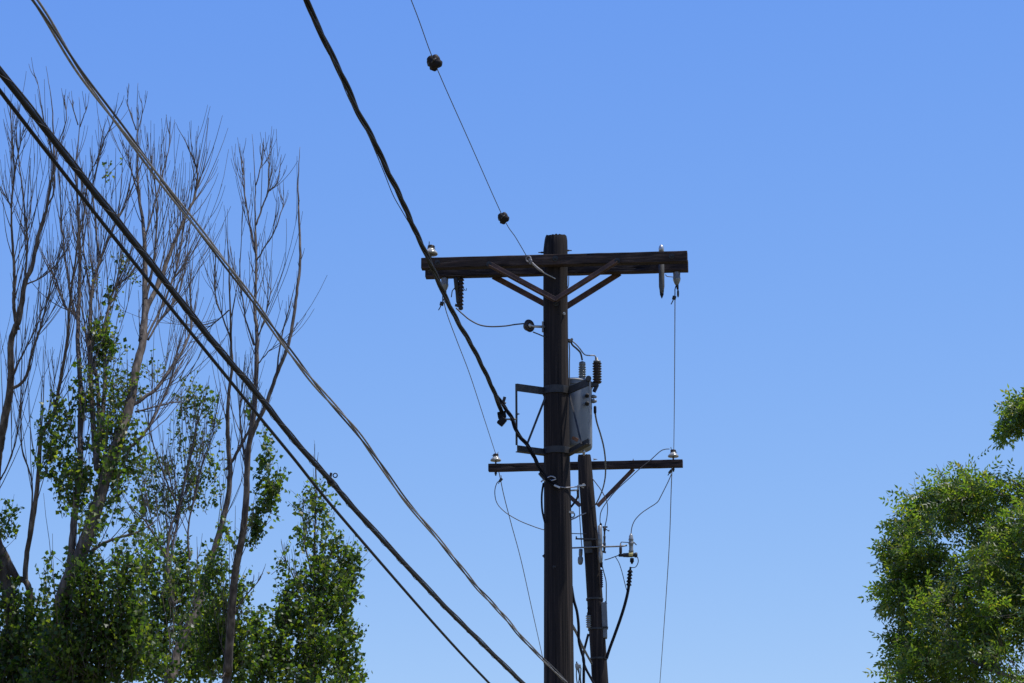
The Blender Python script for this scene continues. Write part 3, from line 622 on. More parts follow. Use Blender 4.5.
# guy wire with two dark strain balls, coming towards the camera from the crossarm
gy = [(345, -165), (412, 2), (434.5, 62.5), (470, 143), (503.5, 218), (516, 238), (530, 262)]
def yguy(t): return t
gp = wire_path(gy, 18.5, 29.80, 8)
solo(MB().tube(gp, 0.0036, 6), 'guy_wire', M['wire'], 'thin wire with two dark beads slanting from the top edge to the upper crossarm', 'wire')
def nearest_on(path, px):
    b = None
    for i in range(1, len(path) - 1):
        dd = path[i] - CAM; t = dd.y * CP + dd.z * SP; xx = 512 + F * dd.x / t
        if b is None or abs(xx - px) < b[0]: b = (abs(xx - px), i)
    i = b[1]; return path[i], (path[i + 1] - path[i - 1]).normalized()
def ball(px, s, label):
    c, d = nearest_on(gp, px)
    b = thing('strain_ball', c, label, 'insulator', 'strain balls on the guy wire')
    x = d.orthogonal().normalized(); y = d.cross(x)
    mb = MB(); seg, rings = 40, 18
    for i in range(rings + 1):
        h = -1 + 2 * i / rings
        for k in range(seg):
            q = 2 * math.pi * k / seg
            rr = math.sqrt(max(0, 1 - abs(h) ** 5)) * (0.86 + 0.30 * abs(math.cos(2 * q + 0.5 + (0.6 if h > 0 else 0))) ** 0.6 - 0.22 * max(0, math.cos(q * 2 + (3.14 if h > 0 else 0)) - 0.4))
            if abs(h) < 0.14: rr *= 0.74
            rr *= 1 + 0.12 * noise.noise(V((math.cos(q) * 3, math.sin(q) * 3, h * 3)))
            mb.v.append(c + d * (h * s * 1.1) + (x * math.cos(q) + y * math.sin(q)) * rr * s)
    for i in range(rings):
        for k in range(seg): mb.f.append((i * seg + k, i * seg + (k + 1) % seg, (i + 1) * seg + (k + 1) % seg, (i + 1) * seg + k))
    mb.build('ball_body', M['porc_black'], b, auto=40)
    t = MB(); t.torus(c + d * s * 0.5, x, s * 0.62, s * 0.12, 20, 8); t.torus(c - d * s * 0.5, y, s * 0.62, s * 0.12, 20, 8)
    t.build('wire_loop', M['wire'], b)
    t = MB()
    for e in (-1, 1): t.tube([c + d * e * s * 0.9, c + d * e * s * 1.9], [s * 0.16, s * 0.10], 8)
    t.build('grip', M['wire'], b)
ball(434.5, 0.050, 'larger dark strain ball, the upper of two beads on the thin guy wire')
ball(503.5, 0.044, 'smaller dark strain ball, the lower of two beads on the thin guy wire')
gg = thing('guy_grip', at(530, 261, 29.80), 'bright twisted grip tying the thin guy wire across the arm to the pole', 'grip')
MB().tube(smooth_path([at(528.5, 259.5, 29.79), at(533, 264, 29.79), at(538, 268.5, 29.80), at(542, 271.5, 29.82)]), 0.011, 8).build('grip_sleeve', M['strand'], gg)
MB().tube(smooth_path([at(541, 271, 29.82), at(546, 274, 29.84), at(551, 276.5, 29.86), at(555.5, 278.8, 29.875)]), 0.0065, 8).build('grip_tail', M['bright'], gg)
m_ = MB(); m_.torus(at(528.5, 259, 29.79), (0.6, 1, 0.4), 0.026, 0.006, 16, 6); m_.torus(at(530.5, 261.5, 29.785), (1, 0.6, 0.3), 0.022, 0.006, 16, 6); m_.build('grip_loop', M['strand'], gg)

# wires leaving away from the camera to the far crossarm and on
wire([(443.5, 299), (447, 314), (457, 341), (470, 375), (484, 418), (495.5, 453.5)], 30.10, 44.25, 0.0044, 'line_wire', M['wire'], 'thin wire from the left strain insulator to the left tip of the far crossarm')
wire([(675, 292), (674.8, 340), (674.4, 400), (673.8, 451)], 29.98, 44.0, 0.0044, 'line_wire', M['wire'], 'thin vertical-looking wire from the right strain insulator to the right tip of the far crossarm')
wire([(499.0, 472.5), (500.2, 478), (504, 496), (511, 523), (521, 560), (531, 605), (541, 650), (548, 683), (560, 740)], 44.15, 75, 0.0060, 'line_wire', M['wire'], 'thin wire falling from the left tip of the far crossarm behind the near pole')
wire([(672.4, 468), (671.9, 473), (671.2, 490), (669.5, 540), (666.5, 590), (663, 640), (659.8, 684), (656, 735)], 44.0, 75, 0.0060, 'line_wire', M['wire'], 'thin wire falling from the right tip of the far crossarm to the bottom edge')
wire([(501.5, 480), (497, 483), (494.8, 492), (497, 503), (505, 512), (518, 520), (531, 525.5), (545, 530), (565, 533), (588, 534)], 44.15, 43.92, 0.006, 'jumper_wire', M['wire'], 'thin jumper looping from the left tip of the far crossarm behind the near pole')
wire([(671.5, 474), (668, 482), (661, 496), (657, 502.5), (648, 508.5), (641, 513.5), (635, 520), (632, 527), (631, 534)], 44.0, 43.88, 0.006, 'jumper_wire', M['wire'], 'thin jumper dropping from the right tip of the far crossarm to the right cutout')
wire([(669.5, 449), (665, 449.3), (660, 451.5), (650, 460.5), (640, 468.5), (628, 479.5), (616, 490.5), (606, 503), (601, 512), (600, 520), (600.5, 524)], 44.0, 43.9, 0.006, 'jumper_wire', M['wire'], 'thin wire from the right pin insulator down past the far brace to the pale arrester')
wire([(592, 478), (597, 484.5), (602, 491.5), (606.5, 501), (607.6, 508), (606.8, 518), (605, 526)], 43.9, 43.9, 0.006, 'jumper_wire', M['wire'], 'thin curved wire from the farther pole to the dark narrow cutout')
wire([(578.6, 470), (579, 500), (580.5, 530), (582, 548)], 43.95, 43.95, 0.006, 'ground_wire', M['wire'], 'thin straight wire down the left side of the farther pole to the bulbous arrester')
wire([(604.5, 560), (609, 558.8), (614, 557), (619, 555.2)], 43.9, 43.87, 0.0065, 'jumper_wire', M['wire'], 'short thin wire from the pale arrester foot to the right cutout')
wire([(615.5, 557), (619, 563), (622, 572), (625, 584), (627, 591)], 43.87, 43.87, 0.005, 'jumper_wire', M['wire'], 'very thin wire trailing from the right cutout to its ribbed boot')
wire([(602.2, 566), (604, 573), (606, 581), (606.3, 590), (606.2, 602.5)], 43.88, 43.96, 0.007, 'jumper_wire', M['wire'], 'wire from the pale arrester foot down to the narrow grey box')
q = MB().lathe(at_far(601.2, 569.5, -0.10), V((0.02, 0, -1)), ribs(0.24, 0.012, 0.022, 9), 12)
solo(q, 'ribbed_insulator', M['porc_brown'], 'slim dark ribbed rod on the right edge of the farther pole above the grey box', 'insulator')
wire([(456, 308), (462, 313.5), (470, 320), (480, 325), (491, 326.6), (505, 326), (515, 324.5), (526, 323.4)], 30.0, 29.97, 0.0065, 'jumper_wire', M['wire'], 'slack thin wire from the dark cutout to the round spool insulator')
wire([(533, 332), (538, 334), (545, 337)], 29.95, 29.92, 0.006, 'jumper_wire', M['wire'], 'short thin wire from the round spool insulator to the near pole')
for (x, y), lab in (((500.8, 479.8), 'small dark tap clamp under the left tip of the far crossarm'), ((670.3, 471.6), 'small dark tap clamp under the right tip of the far crossarm')):
    q = MB(); q.bar(at(x - 1.2, y + 1.6, 44.1), at(x + 1.2, y - 1.4, 44.1), 0.035, 0.034, up=(1, 0, 0.5)); q.tube([at(x - 1.0, y + 1, 44.1), at(x - 2.4, y + 4, 44.1)], 0.007, 6); q.tube([at(x + 0.6, y - 1, 44.1), at(x + 0.2 if x < 600 else x + 2, y - 4.5, 44.15)], 0.006, 6)
    solo(q, 'tap_clamp', M['dark_steel'], lab, 'clamp', smooth=False, bevel=0.003)
# bushing leads
solo(MB().tube(smooth_path([at(570.5, 341, 30.0), at(572.5, 345, 30.02), at(577, 349, 30.08), at(580.5, 353, 30.15), at(582.2, 360, 30.21)]), 0.0085, 8), 'bushing_lead', M['wire'], 'curved lead from the pole knot to the grey ribbed bushing', 'wire')
solo(MB().tube(smooth_path([at(570.5, 340.5, 30.0), at(574, 342.5, 30.02), at(579, 347.5, 30.08), at(584, 354, 30.12), at(588, 355.4, 30.15), at(593, 355.4, 30.18), at(595.3, 356.2, 30.18), at(595.6, 360, 30.19)]), 0.006, 8), 'bushing_lead', M['strand'], 'longer thin lead from the pole knot to the brown ribbed bushing', 'wire')
kn = MB(); kn.bar(at(567.5, 340.5, 29.99), at(572.5, 341.3, 30.0), 0.03, 0.03); kn.bar(at(569, 342, 29.98), at(572.3, 338.8, 30.0), 0.02, 0.02)
solo(kn, 'wire_connector', M['dark_steel'], 'small dark knot connector on the right edge of the near pole above the transformer', 'connector', smooth=False, bevel=0.003)
wire([(569, 342), (569.6, 352), (569.4, 362), (569.4, 378), (569.2, 386)], 30.0, 30.0, 0.005, 'ground_wire', M['wire'], 'thin wire down the right edge of the near pole to the bracket')
wire([(568.8, 276), (568.6, 284), (567.8, 288)], 29.95, 29.95, 0.004, 'tie_wire', M['wire'], 'tiny loose wire end under the crossarm right of the near pole')
# secondary lead of the transformer to the far pole region
ld = wire_path([(595, 408), (595.3, 414), (597, 423), (600.4, 434), (603.5, 446), (605.2, 458), (605.6, 470), (604.8, 480), (602, 491), (596.5, 503), (592, 508)], 30.17, 43.9, 8)
tl = thing('transformer_lead', ld[0], 'black lead looping down from beside the transformer in front of the farther pole', 'wire')
MB().tube(ld, 0.0085, 8).build('lead', M['rubber'], tl)
MB().lathe(at(595, 407.0, 30.17), (0, 0, -1), [(0.008, -0.01), (0.014, 0), (0.014, 0.05), (0.010, 0.062)], 12).build('terminal', M['rubber'], tl)
# tangle low between the poles
wire([(571.5, 586), (573.8, 600), (577, 612), (578.6, 626), (578.8, 640), (581, 650), (583.8, 660), (583.8, 672), (583.6, 690), (583, 720)], 29.99, 30.05, 0.0125, 'drop_cable', M['rubber'], 'long wavy black cable hanging close to the right edge of the near pole', 'cable')
wire([(572, 625), (576.5, 633), (581, 643.5), (586, 653), (592, 664)], 30.0, 43.9, 0.014, 'drop_cable', M['rubber'], 'black cable crossing down from the near pole to the farther pole, upper of two', 'cable')
wire([(588.4, 634), (586, 643), (583.5, 653), (583.3, 661), (586.5, 670), (592.5, 681), (598, 692)], 43.9, 43.88, 0.016, 'drop_cable', M['rubber'], 'black cable dropping from the small ribbed arrester and curving to the pole foot', 'cable')
p0 = at(578, 666, 30.02)
sp = thing('splice_block', p0, 'small pale splice block with dangling wires low between the two poles', 'connector')
q = MB(); q.bar(at(575.3, 667, 30.02), at(581, 666.3, 30.02), 0.03, 0.034); q.bar(at(576.8, 663.5, 30.02), at(577.6, 669.5, 30.02), 0.026, 0.03, up=(1, 0, 0)); q.build('block', M['porc_grey'], sp, smooth=False, bevel=0.006)
for i, (a, b) in enumerate((((576.5, 669), (578.5, 690)), ((579, 669), (577.5, 690)), ((581, 668), (582.0, 690)), ((577.5, 669), (580.5, 690)))):
    MB().tube(smooth_path([at(*a, 30.02), at(a[0] * 0.5 + b[0] * 0.5 + (1 if i % 2 else -1), 678, 30.02), at(*b, 30.03)]), 0.005, 6).build('lead_wire', M['wire'], sp)
MB().tube([at(576.8, 664, 30.02), at(576.6, 661.6, 30.02)], 0.006, 6).build('stud', M['dark_steel'], sp)
# ------------------------------------------------------------------ trees
def rv(s=1.0): return V((random.gauss(0, s), random.gauss(0, s), random.gauss(0, s)))
def twig(mb, p, d, L, r, depth, up=0.15, wob=0.045, kids=3):
    n = 6; pts = [p]; dirs = [d]
    for i in range(n):
        d = (d + V((0, 0, up)) + rv(wob)).normalized(); pts.append(pts[-1] + d * (L / n)); dirs.append(d)
    r1 = max(r * 0.35, 0.0022)
    mb.tube(pts, [r + (r1 - r) * i / n for i in range(n + 1)], 5 if r < 0.012 else 7, caps=False)
    if depth > 0:
        for _ in range(random.randint(max(1, kids - 1), kids + 1)):
            i = random.randint(1, n - 1)
            a = rv().cross(dirs[i]).normalized()
            nd = (dirs[i] * math.cos(R(20)) + a * math.sin(R(random.uniform(12, 30)))).normalized()
            twig(mb, pts[i], nd, L * random.uniform(0.3, 0.6), max(r * 0.55, 0.0032), depth - 1, up, wob, max(1, kids - 1))
class Tree:
    def __init__(s, name, Y, label, base_px, seed, cat='tree', group=None, leafm='leaf'):
        s.Y = Y; s.ph = seed * 1.7; s.seed = seed; s.slope = 0.0; s.young = False
        b = at(base_px, 683, Y); b.z = 0
        s.root = thing(name, b, label, cat, group)
        s.lv = []; s.lf = []; s.yv = []; s.yf = []; s.tw = MB(); s.nlimb = 0; s.leafm = leafm
    def depth(s, x, y):
        return s.Y + 0.7 * math.sin(x * 0.012 + s.ph) + 0.6 * math.sin(y * 0.007 + s.ph * 2.1) + s.slope * (y - 560)
    def pt(s, x, y): return at(x, y, s.depth(x, y))
    def limb(s, pix, w0, w1, twigs=10, tl=(0.5, 1.3), part='limb', to_ground=False, depth=1, t0=0.15, r_t=0.006):
        """pix from the base upwards; w = width in pixels at both ends"""
        w0 *= 0.86; w1 *= 0.86
        P = [s.pt(*q) for q in pix]
        if to_ground:
            b = s.root.location.copy(); f = P[0]
            P = [b, b.lerp(f, 0.5) + V((0.1, 0, 0))] + P
        path = smooth_path(P, 6)
        # small kinks
        for i in range(1, len(path) - 1): path[i] = path[i] + rv(0.0025)
        n = len(path); m = mpp(s.Y)
        cum = [0]
        for a, b in zip(path, path[1:]): cum.append(cum[-1] + (b - a).length)
        if to_ground:
            st = cum[12]
            rad = [(w0 * 0.5 * m) * (1 + 0.5 * (1 - c / st)) if c < st else 0.5 * m * (w0 + (w1 - w0) * (c - st) / (cum[-1] - st)) for c in cum]
        else:
            rad = [0.5 * m * (w0 + (w1 - w0) * c / cum[-1]) for c in cum]
        rad = [r * (1 - 0.72 * (c / cum[-1]) ** 7) for r, c in zip(rad, cum)]
        mb = MB().tube(path, rad, 9 if w0 > 5 else 6)
        for _ in range(int(twigs * 1.6)):
            t = random.uniform(t0, 0.86); i = min(n - 2, int(t * n))
            if to_ground and i < 13: i = random.randint(13, n - 2)
            d = (path[i + 1] - path[i]).normalized()
            a = rv().cross(d).normalized(); ang = R(random.uniform(10, 30))
            nd = (d * math.cos(ang) + a * math.sin(ang)).normalized()
            L = random.uniform(*tl) * (1.2 - 0.95 * t)
            twig(mb, path[i], nd, L * 1.35, max(0.0042, min(rad[i] * 0.5, r_t)), depth if t < 0.62 and random.random() < 0.7 else 0, 0.17, 0.03, 2)
        mb.build(part, M['bark'] if w0 > 4 else M['twig'], s.root)
        s.nlimb += 1
        return path
    def leaf(s, p, size, young=False):
        v, f = (s.yv, s.yf) if young else (s.lv, s.lf)
        d = (rv() + V((0, 0, -0.5))).normalized(); a = rv().cross(d).normalized(); nrm = d.cross(a)
        w_ = size * random.uniform(0.40, 0.52); b0 = len(v); fold = nrm * (size * random.uniform(0.05, 0.22))
        v.extend([p, p + d * size * 0.35 + a * w_ + fold, p + d * size - fold * 0.6, p + d * size * 0.35 - a * w_ + fold, p + d * size * 0.5])
        f.extend([(b0, b0 + 1, b0 + 4), (b0 + 1, b0 + 2, b0 + 4), (b0, b0 + 4, b0 + 3), (b0 + 4, b0 + 2, b0 + 3)])
    def blob(s, cx, cy, rx, ry, n, size=0.055, young=0.0, up=0.9, dz=None, lean=0.0):
        """leafy shoots filling an uneven lump of the crown"""
        c = s.pt(cx, cy); m = mpp(s.Y); ax, az = rx * m, ry * m; ay = dz if dz else 0.5 * (ax + az)
        per = 11; ns = max(2, int(n * (1.25 if cy > 575 else 1.0) / per))
        for _ in range(ns):
            while True:
                u = V((random.uniform(-1, 1), random.uniform(-1, 1), random.uniform(-1, 1)))
                if u.length < 1: break
            start = c + V((u.x * ax, u.y * ay, u.z * az))
            out = V((u.x, u.y, u.z * 0.4)) * 0.7 + V((lean, 0, up)) + rv(0.35); out.normalize()
            L = random.uniform(0.18, 0.42); k = 5; pts = [start - out * L * 0.5]
            d = out
            for i in range(k): d = (d + rv(0.12) + V((0, 0, 0.05))).normalized(); pts.append(pts[-1] + d * L / k)
            s.tw.tube(pts, [0.0042 - 0.0005 * i for i in range(k + 1)], 4, caps=False)
            yg = random.random() < young
            for j in range(per):
                t = random.uniform(0.05, 1.0) * k; i = min(k - 1, int(t)); p = pts[i].lerp(pts[i + 1], t - i)
                s.leaf(p + rv(0.025), size * random.uniform(0.55, 1.35) * (0.8 if yg else 1), yg)
    def spray(s, start, d, L, droop=0.25, nleaf=6):
        """one shoot carrying pinnate leaves of narrow leaflets"""
        k = 5; pts = [start]
        for i in range(k): d = (d + rv(0.12) - V((0, 0, droop / k))).normalized(); pts.append(pts[-1] + d * L / k)
        s.tw.tube(pts, [0.0045 - 0.0005 * i for i in range(k + 1)], 4, caps=False)
        for j in range(nleaf):
            t = (j + random.random()) / nleaf * k; i = min(k - 1, int(t)); p = pts[i].lerp(pts[i + 1], t - i)
            ld = ((pts[i + 1] - pts[i]).normalized() * 0.5 + rv(0.6) - V((0, 0, 0.25))).normalized()
            a = rv().cross(ld).normalized(); nn = ld.cross(a)
            rl = random.uniform(0.10, 0.17); pairs = 4
            for q in range(pairs):
                b = p + ld * rl * (q + 0.8) / pairs - V((0, 0, 0.02 * (q / pairs) ** 2))
                for sg in (-1, 1): s.leaflet(b, (ld * 0.55 + a * sg * 0.9 - V((0, 0, 0.25)) + rv(0.1)).normalized(), nn, random.uniform(0.034, 0.056))
            s.leaflet(p + ld * rl, ld, nn, 0.055)
    def leaflet(s, p, d, nn, size):
        a = d.cross(nn).normalized(); nn = a.cross(d); w_ = size * 0.2; v, f = (s.yv, s.yf) if s.young else (s.lv, s.lf); b0 = len(v)
        fo = nn * size * random.uniform(-0.08, 0.14)
        v.extend([p, p + d * size * 0.45 + a * w_ + fo, p + d * size, p + d * size * 0.45 - a * w_ + fo])
        f.extend([(b0, b0 + 1, b0 + 2), (b0, b0 + 2, b0 + 3)])
    def sprays(s, cx, cy, rx, ry, n, dz=None, up=0.25, droop=0.5, L=(0.16, 0.30)):
        """leafy shoots gathered in small clumps with gaps between them"""
        c = s.pt(cx, cy); m = mpp(s.Y); ax, az = rx * m, ry * m; ay = dz if dz else 0.5 * (ax + az)
        per = 8; big = min(ax, az)
        for _ in range(max(1, round(n / per))):
            u = rv().normalized() * random.uniform(0.25, 1.0) ** 0.5
            cc = c + V((u.x * ax, u.y * ay, u.z * az))
            cr = min(random.uniform(0.07, 0.18), big * 0.8)
            s.young = random.random() < (0.22 if u.z > 0.1 else 0.07)  # yellower clumps, mostly high: sunlit highlights put into the leaf colour
            for _ in range(per):
                w_ = rv().normalized()
                out = (w_ * 0.8 + u * 0.5 + V((0, 0, up))).normalized()
                LL = random.uniform(*L)
                s.spray(cc + V((w_.x, w_.y, w_.z * 0.6)) * cr * random.random() - out * LL * 0.3, out, LL, droop, 5)
    def finish(s):
        mb = MB(); mb.v = s.lv; mb.f = s.lf; mb.build('crown', M[s.leafm], s.root)
        if s.yf: mb = MB(); mb.v = s.yv; mb.f = s.yf; mb.build('young_and_lit_growth', M['leaf_y'], s.root)  # poplars: young leaves; ash: clumps coloured as if sunlit
        if s.tw.f: s.tw.build('branchwork', M['twig'], s.root)

G = 'half bare poplars on the left'
# -- tree at the left edge
random.seed(11)
T = Tree('poplar_tree', 36.5, 'half bare poplar at the left edge, thick dark limb rising from the picture corner', 12, 1, group=G)
T.limb([(14, 683), (12, 625), (3, 568), (-8, 520), (-4, 470), (0, 442), (10, 389), (11, 342), (19, 318), (25, 283), (32, 266), (39, 233), (46, 211), (50, 186), (54, 160), (52, 105), (46, 66)], 17, 1.6, 16, part='trunk', to_ground=True)
T.limb([(3, 568), (17, 577), (28, 585), (30, 605), (33, 650), (34, 690)][::-1] + [], 7, 9, 0)
T.limb([(-14, 530), (0, 548), (17, 577), (25, 581)], 12, 9, 0)
T.limb([(25, 581), (27, 552), (34, 512), (39, 467), (41, 437), (54, 414), (59, 387), (67, 342), (70, 300), (76, 255), (80, 205), (83, 160)], 6.5, 1.4, 20)
T.limb([(18, 330), (14, 308), (14, 290), (14, 266), (12, 235), (11, 208), (6, 197), (0, 186)], 5, 2, 10)
T.limb([(11, 208), (14, 172), (12, 135), (9, 100)], 2.8, 1.2, 7, tl=(0.3, 0.8))
T.limb([(14, 172), (20, 146), (25, 122)], 2, 1, 4, tl=(0.2, 0.5))
T.limb([(25, 283), (27, 240), (24, 205), (18, 150), (14, 110)], 3, 1.0, 9, tl=(0.3, 0.8))
T.limb([(12, 389), (25, 379), (33, 350), (41, 325), (47, 300), (54, 272), (62, 240)], 4, 1.3, 10)
T.limb([(12, 380), (20, 360), (35, 330), (47, 297)], 2.4, 1.2, 5)
T.limb([(27, 552), (32, 484), (22, 449), (21, 392), (22, 350), (19, 315)], 2.6, 1.0, 7)
T.limb([(0, 480), (10, 460), (18, 430), (21, 392)], 2.2, 1.2, 4)
T.limb([(26, 284), (42, 277), (58, 262), (74, 238)], 2, 1, 4, tl=(0.2, 0.6))
T.limb([(48, 205), (54, 190), (53, 160), (44, 120), (38, 85), (33, 70)], 2.4, 1, 6, tl=(0.3, 0.7))
T.limb([(54, 170), (58, 145), (66, 120), (64, 95)], 2, 1, 5, tl=(0.2, 0.5))
for b in ((15, 625, 24, 38, 900), (30, 652, 30, 32, 1300), (5, 668, 22, 30, 900), (5, 527, 10, 22, 160), (42, 625, 18, 25, 420), (-25, 600, 40, 60, 1200), (-20, 690, 40, 40, 900), (25, 700, 45, 30, 900), (40, 670, 25, 25, 600)): T.blob(*b)
T.blob(20, 760, 70, 60, 1500); T.finish()

# -- big half bare poplar
random.seed(12)
T = Tree('poplar_tree', 38.0, 'tallest half bare poplar with a thick forked trunk and many dead upright branches', 62, 2, group=G)
T.limb([(60, 690), (60, 640), (64, 594), (80, 556), (95, 514), (107, 472), (126, 420), (137, 365), (143, 341), (145, 296), (144, 233), (139, 196), (137, 160), (137, 120), (138, 83)], 20, 1.6, 20, part='trunk', to_ground=True)
T.limb([(141, 341), (146, 311), (160, 281), (172, 248), (186, 216), (195, 196), (197, 171), (188, 147), (175, 122)], 7, 1.3, 20)
T.limb([(66, 590), (71, 552), (75, 512), (80, 470), (80, 430), (81, 392), (78, 350), (78, 321), (80, 271), (79, 231), (77, 196), (76, 160), (80, 125), (79, 97)], 8.5, 1.4, 20)
T.limb([(79, 322), (72, 312), (65, 306), (55, 278), (47, 262), (40, 246)], 3.2, 1.2, 7)
T.limb([(75, 315), (71, 300), (67, 271), (62, 230), (60, 190), (60, 165)], 3.2, 1.2, 9)
T.limb([(97, 470), (93, 420), (90, 360), (90, 331), (92, 291), (100, 261), (110, 236), (118, 218), (126, 200), (132, 171), (133, 150)], 7, 1.4, 20)
T.limb([(97, 470), (99, 430), (97, 380), (92, 360), (87, 342), (84, 320), (79, 300)], 5.5, 2.5, 8)
T.limb([(100, 450), (105, 380), (104, 335), (108, 310), (114, 290), (124, 268), (134, 245)], 6, 2, 12)
T.limb([(108, 310), (120, 285), (130, 275), (141, 262)], 2.4, 1.2, 5)
T.limb([(133, 405), (148, 395), (157, 388), (172, 368), (187, 342), (192, 318), (190, 290), (194, 250)], 4.5, 1.3, 14)
T.limb([(122, 450), (137, 442), (150, 425), (160, 405), (168, 388), (175, 373), (190, 350)], 4, 1.5, 10)
T.limb([(135, 412), (150, 408), (170, 403), (180, 401)], 2.2, 1.0, 5, tl=(0.3, 0.6))
T.limb([(137, 360), (150, 330), (165, 300), (176, 270), (182, 240), (185, 215), (188, 180)], 3.4, 1.2, 14)
T.limb([(148, 340), (160, 320), (178, 295), (186, 262), (190, 232)], 2.8, 1.2, 10)
T.limb([(145, 300), (152, 270), (156, 240), (157, 200), (152, 165), (154, 140)], 3, 1.1, 12)
T.limb([(144, 240), (150, 222), (157, 195), (165, 165), (170, 140), (169, 120)], 2.6, 1.1, 8, tl=(0.3, 0.7))
T.limb([(140, 200), (131, 170), (126, 150), (121, 142)], 2.2, 1, 5, tl=(0.2, 0.6))
T.limb([(98, 262), (96, 225), (93, 190), (98, 160), (104, 130), (109, 112)], 2.6, 1, 9, tl=(0.3, 0.8))
T.limb([(104, 140), (113, 122), (123, 100)], 1.6, 0.9, 3, tl=(0.2, 0.4))
T.limb([(79, 235), (84, 215), (88, 180), (97, 160), (103, 150)], 2.2, 1, 6, tl=(0.3, 0.7))
T.limb([(92, 300), (85, 262), (83, 230), (86, 190), (92, 170)], 2.2, 1.0, 7, tl=(0.3, 0.7))
T.limb([(78, 125), (72, 105), (68, 97)], 1.6, 0.9, 2, tl=(0.1, 0.3)); T.limb([(80, 127), (85, 112), (88, 104)], 1.6, 0.9, 2, tl=(0.1, 0.3))
T.limb([(137, 135), (142, 112), (141, 98)], 1.6, 0.9, 2, tl=(0.1, 0.3)); T.limb([(136, 130), (128, 105), (128, 97)], 1.6, 0.9, 3, tl=(0.1, 0.3))
T.limb([(90, 552), (104, 543), (120, 537), (140, 531), (158, 520)], 4, 1.4, 5, tl=(0.3, 0.7))
for b in ((72, 640, 32, 38, 1500), (110, 606, 34, 36, 1300), (62, 684, 38, 26, 1400), (100, 660, 42, 34, 2000), (128, 640, 28, 38, 1300), (80, 600, 22, 26, 620), (98, 570, 14, 16, 170), (128, 572, 12, 18, 230),
          (58, 428, 20, 22, 270), (54, 458, 20, 20, 240), (66, 408, 16, 14, 110), (103, 345, 13, 22, 380), (98, 330, 8, 9, 110), (110, 440, 26, 30, 520), (95, 482, 30, 26, 560), (72, 490, 22, 22, 280), (85, 395, 12, 30, 170), (138, 455, 18, 26, 190), (60, 470, 16, 26, 160), (48, 440, 10, 20, 60), (106, 300, 9, 10, 40)): T.blob(*b)
for b in ((107, 390, 20, 26, 360), (122, 385, 16, 20, 210), (114, 420, 22, 22, 330), (118, 350, 9, 16, 60), (152, 370, 16, 14, 90), (130, 400, 18, 16, 110), (108, 168, 7, 18, 40), (98, 275, 8, 20, 40), (123, 262, 7, 12, 60), (137, 275, 6, 16, 40), (120, 300, 10, 16, 40)): T.blob(*b, young=0.7, size=0.046)
for b in ((80, 575, 18, 24, 260), (100, 540, 14, 22, 150), (88, 520, 16, 20, 150), (122, 552, 14, 10, 110), (140, 530, 14, 10, 130), (118, 470, 14, 20, 120), (50, 585, 10, 16, 90), (145, 552, 14, 10, 110), (110, 505, 18, 14, 110)): T.blob(*b, dz=0.9, young=0.2)
T.blob(80, 770, 90, 70, 2200); T.finish()

# -- leaning poplar
random.seed(13)
T = Tree('poplar_tree', 39.0, 'slender poplar whose trunk leans right, leafy at mid height with bare upper stems', 160, 3, group=G)
T.limb([(168, 700), (172, 680), (180, 644), (196, 612), (206, 580), (213, 555), (224, 516), (230, 480), (228, 440), (228, 405), (232, 367), (231, 341), (229, 271), (226, 225), (224, 205)], 12, 1.5, 18, part='trunk', to_ground=True)
T.limb([(226, 470), (234, 458), (243, 442), (252, 425)], 4, 4, 4)
T.limb([(231, 341), (222, 315), (216, 300), (214, 275), (217, 250)], 2.2, 1, 7)
T.limb([(229, 310), (218, 320), (204, 331), (196, 337)], 1.8, 1, 4)
T.limb([(170, 590), (167, 560), (170, 530), (177, 512), (185, 480), (192, 450), (197, 420), (203, 385)], 4.5, 1.2, 14)
T.limb([(168, 560), (157, 540), (148, 525), (142, 515), (150, 500)], 3.2, 1.5, 6)
T.limb([(180, 600), (172, 600), (171, 560), (176, 530), (178, 510), (166, 480), (152, 440), (148, 410), (155, 385)], 3.4, 1.2, 12)
T.limb([(190, 560), (188, 530), (194, 500), (200, 470), (210, 440), (217, 410)], 2.6, 1.0, 10)
T.Y += 0.5
for b in ((190, 388, 10, 18, 70), (194, 408, 18, 16, 170), (184, 402, 9, 12, 90), (196, 440, 20, 14, 150), (211, 398, 12, 18, 80), (214, 425, 8, 20, 60), (150, 470, 24, 20, 260), (185, 470, 30, 20, 330), (165, 498, 34, 20, 420), (203, 492, 24, 18, 240), (145, 510, 18, 16, 150), (215, 460, 12, 20, 90), (172, 440, 14, 14, 60)): T.blob(*b, young=0.55, size=0.050)
T.Y += 0.5
for b in ((160, 590, 26, 32, 800), (140, 568, 18, 14, 200), (190, 604, 28, 34, 850), (204, 650, 30, 34, 1000), (168, 658, 34, 34, 1100), (150, 625, 22, 28, 700), (185, 560, 18, 18, 230), (165, 545, 14, 14, 130)): T.blob(*b)
T.Y -= 1.7
for b in ((185, 628, 12, 20, 90), (174, 665, 14, 14, 120), (202, 596, 9, 18, 70), (168, 575, 14, 26, 200), (150, 545, 10, 10, 50), (210, 560, 8, 14, 50)): T.blob(*b, dz=0.3, young=0.3)
T.Y += 1.7; T.blob(170, 770, 70, 70, 1700); T.finish()

